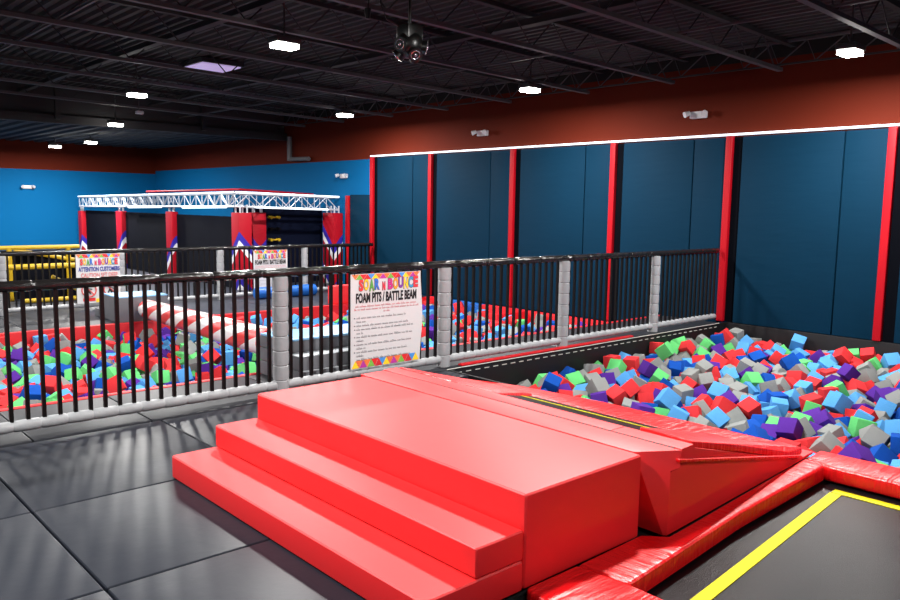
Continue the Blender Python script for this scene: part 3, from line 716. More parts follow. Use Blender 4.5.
# ------------------------------------------------------------------ big foam pit
t = thing('pit_liner', 'black vinyl liner of the big foam pit below the near railing and the navy wall', 'pit liner', (7.8, 3, -.85))
part('side_panel', MB().box((5.03, 5.635, -.8), (10.545, 5.655, .002), .006), M['liner_black'], t)
part('side_panel', MB().box((10.475, -.15, -.8), (10.545, 5.632, .008), .012), M['liner_black'], t)
part('side_panel', MB().poly([(ox(-.15)-.005, -.15, -.7), (ox(-.15)+.03, -.15, -.7), (ox(5.63)+.03, 5.632, -.7), (ox(5.63)-.005, 5.632, -.7)], [(ox(-.15)-.005, -.15, -.08), (ox(-.15)+.03, -.15, -.08), (ox(5.63)+.03, 5.632, -.0), (ox(5.63)-.005, 5.632, -.0)]), M['liner_black'], t)
part('side_panel', MB().box((5.42, -.19, -.8), (10.54, -.155, .0), .01), M['liner_black'], t)
part('base', MB().box((4.9, -.19, -.76), (10.545, 5.655, -.705)), M['liner_black'], t)
mb = MB(); x = 5.1
while x < 10.3:
    mb.box((x, 5.630, -.045), (x+.07, 5.6345, -.037)); x += .13
part('stitching', mb, M['seam'], t, 'dashed pale stitching')
part('piping', MB().tube([(5.1, 5.63, .006), (10.3, 5.63, .006)], .006, 5), M['seam'], t, 'thin pale piping')

# ------------------------------------------------------------------ foam cubes
CUBE = {}
def cube_mesh(col, s):
    k = (col, s)
    if k not in CUBE: CUBE[k] = MB().box((-s/2,)*3, (s/2,)*3, s*.045, 2).mesh('foam_cube', M['foam_'+col])
    return CUBE[k]
COLS = ['red', 'light blue', 'dark blue', 'grey', 'green', 'purple']
SIZES = [.141, .152, .163]
def zone(pit, x, y):
    if pit == 'R':
        if y > 4.95: return 'under railing in right pit'
        if x > 9.7: return 'by wall in right pit'
        if x < 5.6: return 'by rim in right pit'
        if y < 2.3: return 'at edge of right pit'
        if x < 6.6: return 'near rim in right pit'
        return 'in middle of right pit' if x < 8.1 else 'in back of right pit'
    if y < 7.9: return 'by rim of far pit'
    if y > 11.2: return 'by back of far pit'
    return 'in left of far pit' if x < 3.9 else 'in right of far pit'
PN = {'R': 'foam cubes in the right-hand pit', 'L': 'foam cubes in the far pit'}
DATA = [
('R',5,1,6335,2785,-187,-138,-237,-10,4330),
('R',1,2,7584,2900,-185,-219,-7,-204,40),
('R',5,2,5855,2076,-159,203,-50,84,309),
('R',3,1,6557,2201,-179,-255,-40,158,3112),
('R',3,2,6186,2424,-223,202,70,-123,1039),
('R',1,2,6433,3997,-185,85,-36,-221,5204),
('R',0,1,6901,3417,-238,-35,49,269,3112),
('R',2,1,6375,2101,-267,74,-72,205,5134),
('R',1,1,6211,3376,-216,-244,-41,-20,3309),
('R',0,1,6311,4485,-228,-272,92,5,5319),
('R',4,2,7060,2486,-240,54,181,-33,1315),
('R',3,2,6275,4684,-185,-71,-2,284,1135),
('R',5,0,8743,3254,-108,71,-6,101,1300),
('R',2,1,5946,5012,-150,200,-41,38,2509),
('R',0,2,6768,3615,-240,-58,-24,-222,311),
('R',0,1,9868,3761,-136,248,73,-78,1491),
('R',5,0,6983,2769,-234,57,73,-51,5015),
('R',1,2,9885,3217,-127,20,235,89,990),
('R',0,2,7622,3149,-250,128,-4,94,3014),
('R',3,1,7106,4241,-277,-21,11,278,1501),
('R',1,1,7735,2549,-209,-203,241,-8,233),
('R',1,2,7196,3895,-225,72,20,-143,3500),
('R',2,2,8931,3973,-138,-212,-48,-68,3243),
('R',4,2,8488,5341,-147,10,-247,184,493),
('R',3,2,9033,3175,-190,178,-96,117,330),
('R',1,1,7328,3341,-275,-168,16,-261,1123),
('R',2,1,5980,2891,-225,-52,59,-222,3529),
('R',3,0,6657,2573,-250,-118,-10,-195,5353),
('R',5,1,7593,4982,-209,-9,-51,277,302),
('R',4,2,8206,4054,-273,-147,95,115,5231),
('R',0,0,6424,4414,-157,103,-63,-45,1313),
('L',2,2,2125,8540,-358,106,-294,20,13),
('R',1,2,7013,2180,-193,50,97,-278,1922),
('R',1,0,7782,3423,-281,-101,44,-294,1033),
('R',1,1,6022,3636,-205,114,-300,47,4229),
('L',0,2,2436,9038,-393,-103,7,-74,1324),
('R',1,2,10333,4511,-129,29,-48,17,4091),
('R',0,1,8681,3145,-259,41,-54,79,4053),
('R',3,1,6665,3415,-289,75,-45,-287,53),
('R',3,0,7623,4272,-225,-190,81,46,3035),
('R',3,2,6526,2788,-229,-5,-222,-149,5540),
('R',2,2,6591,2018,-188,5,4,187,2911),
('R',4,2,6585,5226,-261,37,-223,84,391),
('R',0,1,10149,3566,-137,288,-50,34,4094),
('L',0,2,2908,8452,-344,31,48,281,2149),
('R',3,1,7726,4511,-234,39,-7,-173,3310),
('R',0,1,7713,5296,-209,127,142,-1,1390),
('R',4,1,7463,5320,-227,303,-87,15,13),
('R',3,0,7850,4446,-144,-48,285,-13,2523),
('R',0,0,8980,5330,-164,227,-32,-164,4333),
('R',0,1,6520,4305,-275,-172,-119,101,205),
('R',1,0,8327,3541,-280,-36,-2,149,3),
('R',2,0,7953,4880,-235,-210,-19,227,3233),
('R',5,2,6046,4017,-256,135,0,-211,3209),
('R',3,1,8560,4315,-193,-129,-114,-174,225),
('R',3,2,7940,3732,-260,78,112,-183,1322),
('R',3,0,8002,2520,-156,233,-63,76,5951),
('R',5,0,8138,2676,-174,26,53,-223,5331),
('R',2,2,9205,4495,-217,35,276,98,3503),
('L',4,1,3505,8721,-396,125,114,-185,1339),
('R',3,1,6201,3144,-261,-153,39,196,1232),
('L',0,1,3563,9365,-342,-214,15,-142,4004),
('R',4,1,7509,4790,-274,249,88,124,5330),
('R',0,2,8650,3762,-255,195,201,36,3430),
('R',3,1,8263,3772,-294,-103,38,-292,3002),
('R',3,1,7686,3949,-288,-19,28,286,3113),
('R',4,1,8302,3194,-225,-158,53,235,31),
('R',1,1,7135,3338,-320,123,-12,-5,1123),
('R',5,2,6337,2931,-284,22,-223,-15,2542),
('R',0,1,6374,3697,-264,-132,-37,-284,2313),
('L',4,1,2777,9405,-402,-70,-21,-52,3011),
('R',5,1,6102,4532,-243,182,-12,-250,4039),
('R',2,1,7583,3475,-275,-195,151,55,2131),
('R',3,1,6579,3748,-271,77,-2,-306,103),
('R',0,1,8088,3184,-237,168,15,239,451),
('R',0,2,6276,2594,-286,36,306,-34,330),
('L',0,2,4384,9240,-340,-80,50,90,2124),
('L',4,2,4390,8358,-359,-94,-199,-164,2959),
('R',1,1,9470,3788,-218,-107,-102,-228,5110),
('L',1,1,3699,8503,-361,29,-42,-206,3439),
('R',1,0,7243,2553,-212,141,40,-139,54),
('R',5,1,8614,3346,-238,-37,-245,131,530),
('L',2,0,3362,9409,-330,130,32,301,3404),
('R',0,0,8467,3512,-256,277,-17,155,1010),
('R',3,2,5914,3301,-227,167,61,-48,3139),
('L',5,1,2545,10826,-377,-243,24,-36,4135),
('R',2,1,9775,5349,-145,134,1,37,4095),
('R',0,1,6781,3810,-255,244,14,95,1153),
('R',1,1,8193,4294,-266,70,-37,-91,1533),
('R',0,1,9478,4377,-217,-184,-92,-84,1411),
('L',4,1,2943,10248,-356,25,-269,-71,5102),
('R',0,2,8666,4734,-243,-98,-60,2,2035),
('R',3,1,8600,4175,-243,211,-66,-21,5522),
('R',0,0,7446,2596,-238,-244,10,-196,1334),
('R',3,2,7150,5412,-242,234,-132,64,3093),
('R',5,2,6893,5054,-261,-201,-1,-37,141),
('R',5,2,7091,3718,-272,-53,254,-78,1333),
('R',3,1,10226,5324,-119,-272,128,26,193),
('R',1,1,7066,4936,-269,87,50,79,3141),
('R',5,1,9853,4033,-199,81,10,24,391),
('R',0,1,7659,5529,-215,-4,309,-155,4493),
('R',0,2,6041,2669,-280,-95,168,-78,2059),
('R',3,1,9299,2951,-235,-52,58,234,1910),
('R',5,1,9509,5184,-253,264,66,60,4423),
('R',3,1,8900,2931,-245,-209,38,17,315),
('R',0,1,6826,4475,-285,102,218,63,520),
('R',5,1,7318,4158,-316,-90,66,-198,130),
('R',2,0,6732,3223,-314,-237,-15,-156,2412),
('R',0,2,9948,5342,-114,242,-4,32,2394),
('L',4,1,3093,9136,-391,76,-25,-248,1130),
('R',3,1,8835,3821,-214,-166,74,-164,2440),
('L',4,2,3389,9322,-490,-8,-82,180,1425),
('R',1,1,7993,3996,-334,26,228,-122,3141),
('R',5,1,8646,2938,-299,59,46,-164,3503),
('R',1,1,9806,4982,-225,-147,-94,-4,3010),
('R',0,0,7541,4424,-295,-96,-84,-52,3533),
('R',4,0,9524,5349,-195,-195,48,-184,3294),
('R',4,0,7428,3068,-257,238,-127,-48,3505),
('R',4,2,6765,2873,-251,-166,239,-27,3533),
('L',0,1,1915,8532,-418,-263,18,-113,9500),
('L',5,1,3141,9981,-386,84,-252,-86,1144),
('L',1,2,4477,8990,-317,310,-4,-35,2511),
('R',3,1,9449,3329,-188,27,221,205,403),
('R',0,1,9030,3550,-234,174,-186,-88,315),
('L',2,2,3099,11236,-358,-65,76,287,1300),
('R',0,0,8610,5532,-149,5,-9,294,3492),
('R',0,1,9384,4956,-283,111,-85,155,40),
('R',4,0,6157,3908,-278,98,197,48,2119),
('R',2,1,8457,4010,-306,-184,-80,-192,4053),
('L',2,1,2729,9685,-397,-68,-75,-89,1443),
('L',3,1,2571,10204,-463,-176,-46,-95,1234),
('L',4,1,2337,10261,-438,-78,33,-169,1155),
('R',3,1,6716,5085,-254,-25,201,-217,3533),
('L',3,2,4689,10834,-362,156,-30,280,2334),
('L',0,2,3808,9958,-324,72,-284,106,4500),
('R',3,1,8016,2812,-281,-48,2,-263,1555),
('R',1,2,9764,4530,-207,213,-29,23,1430),
('L',5,0,2299,9985,-479,50,51,-126,44),
('R',4,0,9843,3403,-188,10,-65,-152,3303),
('R',1,1,9301,3840,-264,-226,-4,-185,4051),
('R',3,1,6280,4315,-317,-75,-122,-185,509),
('R',2,2,6843,5506,-284,-229,-5,124,490),
('L',4,1,3795,10564,-380,11,270,-166,200),
('L',3,1,4013,8990,-375,179,22,-197,4244),
('R',1,0,8215,2956,-291,68,44,-52,4335),
('R',5,2,7193,2938,-292,-25,47,193,4545),
('R',4,2,9000,5149,-252,87,-58,228,230),
('R',2,1,7695,3610,-318,117,246,-69,1211),
('R',3,0,6908,2344,-256,77,-256,-56,4310),
('L',0,1,4090,8451,-387,19,57,237,5159),
('R',3,1,7787,4129,-289,8,50,-240,335),
('L',0,1,4325,10939,-378,-77,-48,-216,3595),
('R',3,0,7020,4725,-253,19,108,243,200),
('R',5,1,7752,2725,-279,-60,-103,19,331),
('L',1,2,3112,11935,-377,305,2,155,3090),
('R',0,2,7043,4469,-294,171,211,-6,245),
('L',4,2,1968,8345,-444,-255,-39,30,359),
('L',3,1,4425,11454,-365,5,-234,-137,95),
('R',3,2,7884,5065,-227,-198,-63,-55,343),
('R',2,2,8175,4894,-271,40,88,-287,2211),
('L',0,1,2086,9243,-495,100,182,-170,1500),
('L',3,2,4608,10461,-441,-28,-231,-66,4313),
('R',1,2,10019,4339,-247,-152,112,168,2012),
('R',3,1,7706,4879,-270,84,241,62,4232),
('R',1,1,8874,3662,-282,-226,45,-160,4000),
('R',4,1,6521,2980,-263,154,-204,10,2335),
('L',4,2,2869,10622,-457,-264,-9,193,251),
('L',0,1,3917,9382,-423,-18,-245,-152,400),
('R',0,2,8450,3749,-311,95,-14,303,3101),
('L',0,1,2716,8931,-524,-295,0,-61,1505),
('R',2,1,7291,2715,-320,-196,34,-19,403),
('R',0,1,8521,4889,-229,16,-46,-268,1242),
('R',3,1,7138,5125,-261,105,-87,139,4141),
('L',1,1,3315,8677,-459,-291,96,-77,1439),
('R',3,2,7604,2550,-299,-140,-232,-32,213),
('L',3,0,3153,10964,-317,-100,196,138,2330),
('R',0,0,8109,4497,-248,140,37,128,3150),
('R',0,1,6008,2486,-300,-121,46,28,109),
('R',0,1,10185,4790,-230,78,-80,-104,391),
('L',1,2,2411,9392,-449,-42,-190,108,4232),
('R',3,1,8838,4022,-309,-19,275,-79,5030),
('R',0,0,5978,4868,-276,-13,-61,-214,2059),
('L',1,2,2774,10177,-478,-33,-311,48,3242),
('L',2,0,2905,8851,-421,19,277,-175,5413),
('R',3,1,6094,5518,-323,203,-42,-177,9099),
('R',3,1,6104,4784,-298,145,56,-233,410),
('R',2,2,6442,3168,-314,216,126,-6,3202),
('R',5,0,6709,2725,-278,-16,-249,-18,3350),
('L',2,0,4809,9143,-353,-158,9,-296,1494),
('L',5,1,4108,8815,-412,-100,210,124,3040),
('R',1,0,10183,5160,-201,-87,-253,82,3391),
('R',4,0,10088,3716,-155,294,-40,43,90),
('R',0,1,6288,5143,-236,-96,-11,110,425),
('R',1,2,6876,3975,-320,7,40,50,2032),
('L',1,0,3203,10559,-369,69,-96,-1,221),
('R',3,2,8896,5333,-317,-95,-34,-166,3001),
('L',0,1,2753,9102,-490,198,112,23,1040),
('L',0,1,4050,11116,-323,39,305,-29,5294),
('R',5,1,8377,4206,-259,60,-39,-236,1433),
('R',5,0,6132,5002,-271,20,259,111,2400),
('R',1,2,6318,4892,-284,-29,-32,33,343),
('R',1,1,7116,3527,-263,143,85,1,3210),
('R',0,0,7568,2723,-281,-42,-136,13,512),
('R',1,1,6226,1877,-291,53,-215,-48,1929),
('L',1,1,2521,10455,-460,189,-69,177,5354),
('R',3,1,7342,3760,-303,-175,-210,22,5130),
('R',3,1,9644,5508,-182,-141,-107,-158,3493),
('R',4,2,9129,5505,-175,-209,-72,77,4094),
('L',1,1,2993,9346,-470,60,-28,-39,412),
('R',0,2,6018,2255,-246,-53,-25,-288,3209),
('R',4,1,8891,5504,-200,85,-64,220,4043),
('R',2,1,7768,2369,-265,-32,279,80,1931),
('R',0,1,8865,4588,-270,-49,97,225,1203),
('R',4,2,6253,5359,-253,-136,107,175,3390),
('R',2,1,7387,4605,-328,-261,-38,149,131),
('L',1,2,6307,11651,-328,-23,-19,102,199),
('L',4,1,2977,9641,-428,-307,-90,-57,1150),
('L',5,1,3242,8859,-492,-26,-55,226,1149),
('L',4,1,3540,11009,-441,146,-94,-158,2310),
('R',3,1,9965,5217,-215,2,-73,-124,2130),
('R',0,1,8871,3087,-282,-103,-280,13,335),
('R',1,0,7201,2369,-272,-235,232,1,3133),
('L',3,1,2800,11748,-444,-45,98,171,4195),
('R',1,1,9724,3860,-227,-62,50,150,5011),
('R',1,0,6870,2623,-297,-77,281,-37,3530),
('R',4,1,9771,5193,-260,52,-102,179,5000),
('L',2,1,3263,9879,-443,-142,-45,247,5311),
('R',3,0,9554,3192,-249,-9,-82,221,3341),
('L',0,2,7698,11520,-390,-85,-66,-180,491),
('L',0,2,9317,9734,-382,-225,14,7,2130),
('R',3,0,8210,5540,-274,285,122,-28,95),
('R',0,2,9968,3659,-246,-36,-42,220,340),
('L',0,2,3887,11465,-480,-62,189,-42,533),
('L',5,2,4869,11907,-452,233,33,172,395),
('L',5,2,3941,10238,-375,-63,-198,-29,500),
('R',0,2,9602,4725,-223,-249,-129,-33,1102),
('R',3,1,6114,5195,-218,70,-34,79,4292),
('L',1,1,2518,8899,-526,-18,-275,-137,4000),
('R',3,1,8481,3079,-324,-40,57,-57,4001),
('L',3,1,2004,7991,-358,165,-34,-252,4429),
('L',1,0,4899,10886,-368,68,37,59,3393),
('L',0,0,3115,10760,-388,-52,-42,-102,5134),
('R',0,1,9607,4962,-296,27,-63,-220,12),
('L',4,1,2296,9571,-492,97,111,-13,55),
('L',4,0,2339,8570,-457,156,259,-34,2104),
('R',0,1,9721,3057,-198,154,83,-188,3911),
('R',1,1,7265,4987,-270,-236,-95,136,1001),
('R',0,1,6437,2421,-291,-185,41,171,3210),
('L',5,1,7954,9173,-366,-114,128,144,323),
('R',0,1,7511,2887,-359,2,104,-293,5213),
('L',1,1,8757,8477,-347,-126,16,-161,309),
('L',4,0,3974,11911,-389,-1,-91,-314,390),
('L',2,0,4020,10914,-411,1,-80,62,94),
('R',2,2,9529,4133,-238,52,51,-182,2014),
('L',0,1,3795,8233,-414,68,299,-11,4059),
('L',4,0,3243,10368,-404,82,-253,15,1025),
('R',3,1,7742,4671,-356,-80,-4,279,1023),
('L',0,1,2526,11581,-484,-89,-204,159,9535),
('R',4,2,9360,4005,-247,-172,1,105,2124),
('L',3,1,2840,8681,-498,-166,9,-26,5029),
('L',0,0,2655,11945,-338,-214,143,-58,9393),
('L',1,0,3735,11602,-457,228,-77,38,2404),
('R',1,2,7908,5516,-243,-21,87,286,94),
('R',0,1,6976,5266,-260,45,29,289,3543),
('L',3,1,2579,9279,-459,-54,65,184,120),
('R',3,0,8202,3553,-345,57,278,-9,3011),
('R',5,1,6794,4278,-286,-10,-38,302,102),
('L',0,0,2479,8661,-525,208,68,-181,4019),
('L',1,1,6907,11409,-351,-76,16,-153,9191),
('L',1,2,4754,10191,-472,-61,7,-294,4332),
('L',0,2,2849,10986,-455,-59,23,-213,13),
('R',3,2,7083,2695,-342,-80,249,63,3421),
('L',0,1,8063,8323,-366,-118,227,38,13),
('L',4,0,4370,10249,-495,-6,11,-99,304),
('R',2,1,9089,4622,-271,-60,310,-54,3),
('R',3,2,8467,5180,-294,-183,55,-74,3332),
('L',3,1,3714,9354,-481,-52,52,-309,3004),
('L',3,2,4913,10364,-472,35,244,72,4192),
('L',1,1,5070,10234,-485,59,-100,-277,2291),
('L',3,1,2667,10699,-490,127,-21,116,1413),
('R',5,0,8480,4678,-272,-165,31,-259,2100),
('L',0,1,3769,8975,-424,298,-87,58,4403),
('R',3,2,6050,3457,-288,-245,6,139,1309),
('L',0,2,9479,8917,-315,95,14,-279,3491),
('L',0,2,7690,9137,-337,174,-249,-13,9523),
('L',5,2,4150,10276,-467,-44,-4,-246,5015),
('R',2,2,7473,4966,-373,-114,-25,39,3450),
('R',2,1,6255,4067,-282,155,-128,50,5459),
('R',2,0,5806,2940,-215,-109,-17,146,1239),
('L',1,2,9112,10585,-338,160,16,-284,9023),
('L',3,1,8914,8284,-367,98,276,-96,3219),
('L',3,1,3366,11905,-393,-13,-219,-14,393),
('L',0,2,3486,10820,-498,-97,-204,139,4545),
('L',0,0,3536,9995,-390,-111,-29,-298,442),
('L',0,1,3886,9709,-457,-30,90,-215,553),
('L',5,1,4653,9101,-457,-3,282,136,1494),
('L',3,1,2108,9979,-432,84,-206,-70,9410),
('L',2,0,8506,9801,-366,20,-273,-4,3355),
('L',0,1,9988,10697,-355,157,-18,-200,9301),
('L',1,1,2772,11307,-490,2,-62,247,5003),
('R',2,0,8365,5436,-271,26,-9,-254,3300),
('R',3,1,9020,4108,-286,-125,-202,-38,1203),
('R',1,0,9428,3109,-290,116,-208,-58,3333),
('L',1,1,3185,8568,-512,153,126,181,5139),
('R',1,1,7395,3543,-344,13,-16,274,122),
('L',3,1,8546,9366,-377,175,-238,-31,5001),
('L',1,1,8499,8730,-337,-191,0,-153,310),
('L',3,0,4539,10302,-500,86,-50,102,4334),
('L',4,0,4261,9750,-488,55,-29,-129,341),
('R',0,2,10132,4980,-260,-179,-68,-114,1031),
('L',2,1,3489,11394,-459,10,-46,-183,432),
('R',4,2,9988,4541,-238,-211,73,-166,1192),
('L',1,2,4391,10822,-516,-120,-177,4,5015),
('R',3,0,7979,4198,-283,224,-12,100,513),
('L',2,0,9361,8501,-375,-146,-6,-3,3149),
('L',0,1,3000,11782,-486,-78,-51,71,3110),
('R',2,1,8731,4937,-260,36,46,269,4333),
('L',1,2,6448,11444,-360,-68,-102,84,1999),
('L',1,2,7363,11459,-456,-121,-34,-287,1090),
('L',1,1,4498,11009,-486,245,-23,23,21),
('R',0,2,8989,4316,-290,-192,80,153,2155),
('L',3,2,3665,8681,-437,-42,225,118,4102),
('R',1,0,9592,4540,-239,46,-7,16,5000),
('R',0,1,9809,3561,-272,108,304,1,305),
('L',0,1,2578,9079,-519,101,115,79,131),
('L',5,1,2655,8610,-509,-1,-118,219,309),
('L',0,2,10134,10874,-308,274,-35,-89,9390),
('L',0,2,8286,8630,-386,-220,41,-13,103),
('L',4,1,5033,10828,-475,-30,-69,209,3391),
('R',2,1,6286,2275,-262,254,75,124,515),
('L',0,0,3207,11648,-312,-149,-174,-35,1392),
('L',3,0,7633,8965,-472,-103,235,129,9102),
('R',3,2,9327,5524,-205,-27,-102,24,4390),
('R',3,2,9114,5030,-300,81,-64,-192,2050),
('L',1,1,3653,10705,-513,-124,147,165,50),
('R',1,0,8633,5099,-314,-162,-198,101,3232),
('R',3,1,6806,5307,-273,-230,-76,163,4391),
('L',4,1,4927,9012,-358,-174,-112,69,2994),
('R',5,1,8805,4224,-287,-113,101,50,3312),
('R',1,1,8338,4435,-295,92,-251,49,303),
('L',4,2,2444,9863,-511,170,-8,-55,4130),
('R',1,0,7561,4646,-373,-50,32,292,2331),
('L',3,1,10144,8854,-301,-152,-129,-101,2293),
('L',2,1,10082,8535,-368,-79,141,121,3993),
('L',3,1,8767,8767,-372,116,-51,100,1020),
('L',5,2,4253,11877,-445,-139,-262,-35,3094),
('R',3,2,10374,5141,-233,-84,-148,84,1090),
('L',5,2,3023,10909,-459,225,30,-48,424),
('L',2,1,4434,9441,-396,-52,29,-125,4014),
('L',1,0,2370,10833,-502,-40,-120,-202,9553),
('L',4,0,2132,7876,-349,278,30,49,3049),
('L',0,2,6101,11821,-361,-7,289,-38,9199),
('L',4,2,9800,8968,-378,149,2,179,192),
('L',3,1,9968,8691,-369,-250,-116,-10,1335),
('L',1,1,8334,8244,-383,156,63,40,139),
('R',0,1,7566,5145,-323,240,-87,-77,1203),
('R',0,0,8617,3976,-324,-68,-22,250,2033),
('R',4,1,6020,2039,-263,-168,17,-181,5129),
('L',0,0,8781,9421,-392,108,-300,19,3020),
('R',3,1,8525,4484,-292,-20,195,-179,1301),
('R',2,1,6615,4055,-286,102,3,107,1132),
('R',1,1,8173,3924,-389,59,33,-57,1342),
('R',3,0,7392,2423,-280,190,-62,147,131),
('L',4,2,7581,11056,-419,-131,-24,-123,999),
('L',2,2,4714,11243,-470,-14,-8,305,5351),
('L',3,1,3630,11934,-498,6,35,-302,3193),
('R',0,2,10371,4364,-302,-162,-154,-143,1594),
('L',0,1,2891,9488,-504,-41,-18,-54,540),
('R',1,1,5833,2351,-289,19,-18,4,309),
('L',3,2,3980,11724,-478,162,-246,-19,4590),
('L',3,2,3742,11213,-496,-252,-42,172,5),
('L',2,2,4735,9933,-470,213,28,25,1130),
('L',4,1,4469,9897,-496,227,-40,-56,4233),
('L',1,1,4044,8101,-408,-21,-213,146,219),
('R',0,2,5990,5317,-333,-51,-90,182,3349),
('L',3,1,8571,10140,-356,-118,73,-222,9210),
('R',0,1,10329,4972,-258,-6,-13,156,91),
('L',0,1,4244,10144,-510,44,30,69,5400),
('R',3,1,8246,5106,-300,219,-31,103,3343),
('L',3,1,3345,10039,-459,112,-12,-49,2003),
('L',3,0,3550,9298,-529,-77,-164,-64,4341),
('L',1,0,2012,9403,-478,-146,1,25,9030),
('L',2,1,7206,10489,-340,270,35,-80,999),
('L',0,1,8628,8555,-425,187,11,-163,1139),
('L',3,2,8194,8789,-487,34,-18,149,1009),
('L',1,1,2962,11363,-456,-107,258,47,10),
('R',1,0,9429,3625,-274,-23,60,-288,513),
('L',2,1,3550,8436,-489,-254,-106,102,4139),
('R',3,2,7223,3159,-385,33,-269,-117,3415),
('R',5,2,6866,2474,-384,-212,-32,-36,2045),
('L',1,1,6900,11237,-379,-165,-95,-19,1291),
('L',2,1,6820,10936,-372,161,-19,274,1010),
('L',2,2,9098,9154,-365,-152,7,-32,1033),
('L',0,1,8984,8872,-366,18,1,-49,3100),
('R',3,1,9342,5345,-283,85,-21,147,3434),
('R',3,1,8655,5309,-285,-23,65,-98,3343),
('L',1,2,3066,10338,-518,-110,-26,19,4414),
('R',4,0,7350,5496,-265,-305,89,-57,3090),
('L',4,2,3525,9507,-487,99,87,207,4303),
('R',0,1,9148,3669,-281,112,-33,-222,1011),
('L',0,1,3970,8656,-484,-56,311,-41,4059),
('L',0,1,2172,9851,-540,-70,279,17,3531),
('L',5,1,2908,8995,-460,102,-113,198,213),
('L',5,1,4791,11624,-497,-312,-31,18,251),
('L',3,1,7888,8122,-380,-153,9,-81,9),
('R',5,0,9433,4566,-226,-10,-201,189,2100),
('R',0,2,10281,3481,-249,-45,66,239,194),
('L',1,2,3170,9707,-505,14,-197,203,5321),
('L',1,2,3221,9192,-526,-268,32,49,529),
('R',2,1,6110,2844,-289,-199,4,-193,2059),
('L',5,2,8757,10036,-360,102,-70,-146,3022),
('L',0,1,6475,10421,-362,-119,5,-113,1029),
('L',0,1,2960,11564,-517,252,64,69,3101),
('L',5,1,2437,10645,-489,-245,104,11,5154),
('R',1,2,9352,4439,-357,26,-186,84,305),
('L',5,2,4312,8912,-482,156,-19,41,4110),
('R',3,1,9785,3211,-281,141,-79,89,3111),
('R',1,1,9500,2996,-225,9,208,219,3903),
('R',4,2,5873,4524,-272,-188,-83,-46,519),
('L',1,2,8021,8805,-470,138,26,-167,1339),
('L',0,1,3609,10531,-541,-68,-288,-22,2013),
('R',0,2,6448,5434,-270,-106,289,-56,3292),
('R',2,0,8998,2767,-227,-124,-22,52,3903),
('L',1,0,9587,8586,-385,69,295,49,2539),
('R',1,1,10352,4040,-240,-9,29,146,3091),
('R',3,1,8883,3435,-271,-239,-199,25,515),
('R',0,2,7794,4327,-279,191,47,24,3301),
('L',0,1,2269,9295,-490,-126,17,-232,4243),
('L',0,1,9149,10001,-361,0,30,279,5100),
('L',3,1,4866,10723,-479,-36,237,-114,1491),
('L',3,2,2468,11740,-354,-222,20,186,9400),
('L',4,1,2614,11728,-457,116,38,207,3505),
('L',0,2,4433,10534,-519,-125,87,-64,1404),
('L',4,0,3955,8865,-505,-68,-226,39,1039),
('R',5,0,8622,2757,-256,-199,107,-83,3903),
('L',5,1,2100,9063,-530,-145,-22,149,44),
('L',0,2,10138,11797,-359,17,310,-75,9995),
('L',1,0,6529,10851,-403,78,297,-49,9019),
('L',3,2,9156,7837,-341,212,59,-145,5929),
('L',1,2,7616,8742,-511,126,-129,-141,3151),
('L',5,1,4065,10096,-507,-143,97,-99,50),
('L',0,2,3882,9885,-496,53,-85,87,53),
('L',2,0,2649,9837,-493,-163,55,124,1210),
('R',1,1,6789,4699,-278,-124,83,224,1010),
('L',3,0,2075,9645,-516,-71,-47,74,9031),
('R',3,1,7962,3403,-338,-28,-26,-193,1414),
('L',0,2,1775,8402,-493,63,-313,-8,9409),
('L',3,1,9271,9315,-347,-39,17,-217,1012),
('R',1,1,9805,4793,-253,72,49,22,2),
('L',1,1,2748,9296,-523,75,37,-3,41),
('R',1,0,6199,2041,-319,155,65,-9,4129),
('L',5,1,9438,11067,-339,100,44,-173,9201),
('L',2,1,9339,10825,-319,28,-29,94,5001),
('L',2,0,9565,10082,-403,-88,66,-218,10),
('L',1,2,9354,9533,-445,260,-93,-82,231),
('L',0,1,7002,10921,-473,88,262,-93,2019),
('L',4,1,4669,10664,-471,236,-161,60,334),
('L',5,1,3704,11026,-523,-311,10,-18,31),
('R',0,1,8196,5350,-299,140,37,38,3320),
('L',3,2,3181,9355,-435,239,-41,-49,2234),
('L',2,1,4083,7890,-384,52,-54,-15,1459),
('R',0,0,5938,4671,-274,27,-20,-226,439),
('L',0,1,6882,10454,-373,-30,278,-29,199),
('L',5,1,9344,8090,-365,9,-132,303,1339),
('L',3,1,5181,11940,-470,4,-1,3,2193),
('L',0,0,3873,11920,-492,-81,61,103,3491),
('R',3,1,10362,4786,-269,189,76,186,491),
('L',0,1,2954,11164,-488,-124,264,27,1524),
('L',4,1,3571,9666,-384,-112,-122,-224,2024),
('R',0,0,8019,5179,-260,-23,55,-59,3305),
('R',2,0,8352,4808,-288,-211,-61,39,1303),
('R',4,1,9032,3840,-254,162,-83,-100,3140),
('R',0,0,9178,2840,-280,-135,53,-38,3932),
('R',0,2,6691,2286,-269,40,60,225,5335),
('L',3,1,9180,8749,-369,-62,157,-7,199),
('R',3,0,10357,4193,-279,-217,15,149,5191),
('L',5,1,2534,11268,-524,-155,-9,-68,9501),
('L',4,2,4271,9101,-469,203,209,50,3025),
('R',1,1,8032,4685,-286,-132,216,19,2223),
('L',1,0,4327,8575,-476,142,-149,-171,5211),
('R',2,1,5787,4985,-280,173,-103,-173,239),
('R',3,2,6726,3057,-310,-5,82,2,2314),
('L',1,1,10155,10264,-369,0,314,-20,3093),
('L',3,1,10159,10642,-482,215,87,-86,2190),
('L',1,2,9769,10449,-465,-66,286,-12,302),
('L',1,0,7307,11655,-465,188,-116,-151,1192),
('L',0,1,9270,9105,-376,-43,-212,178,3090),
('L',0,1,9458,9120,-388,202,16,156,391),
('L',5,2,10036,7862,-339,-265,67,48,9999),
('L',1,1,6827,10246,-341,40,-3,-166,409),
('L',1,1,9150,8559,-398,-159,-251,-6,3403),
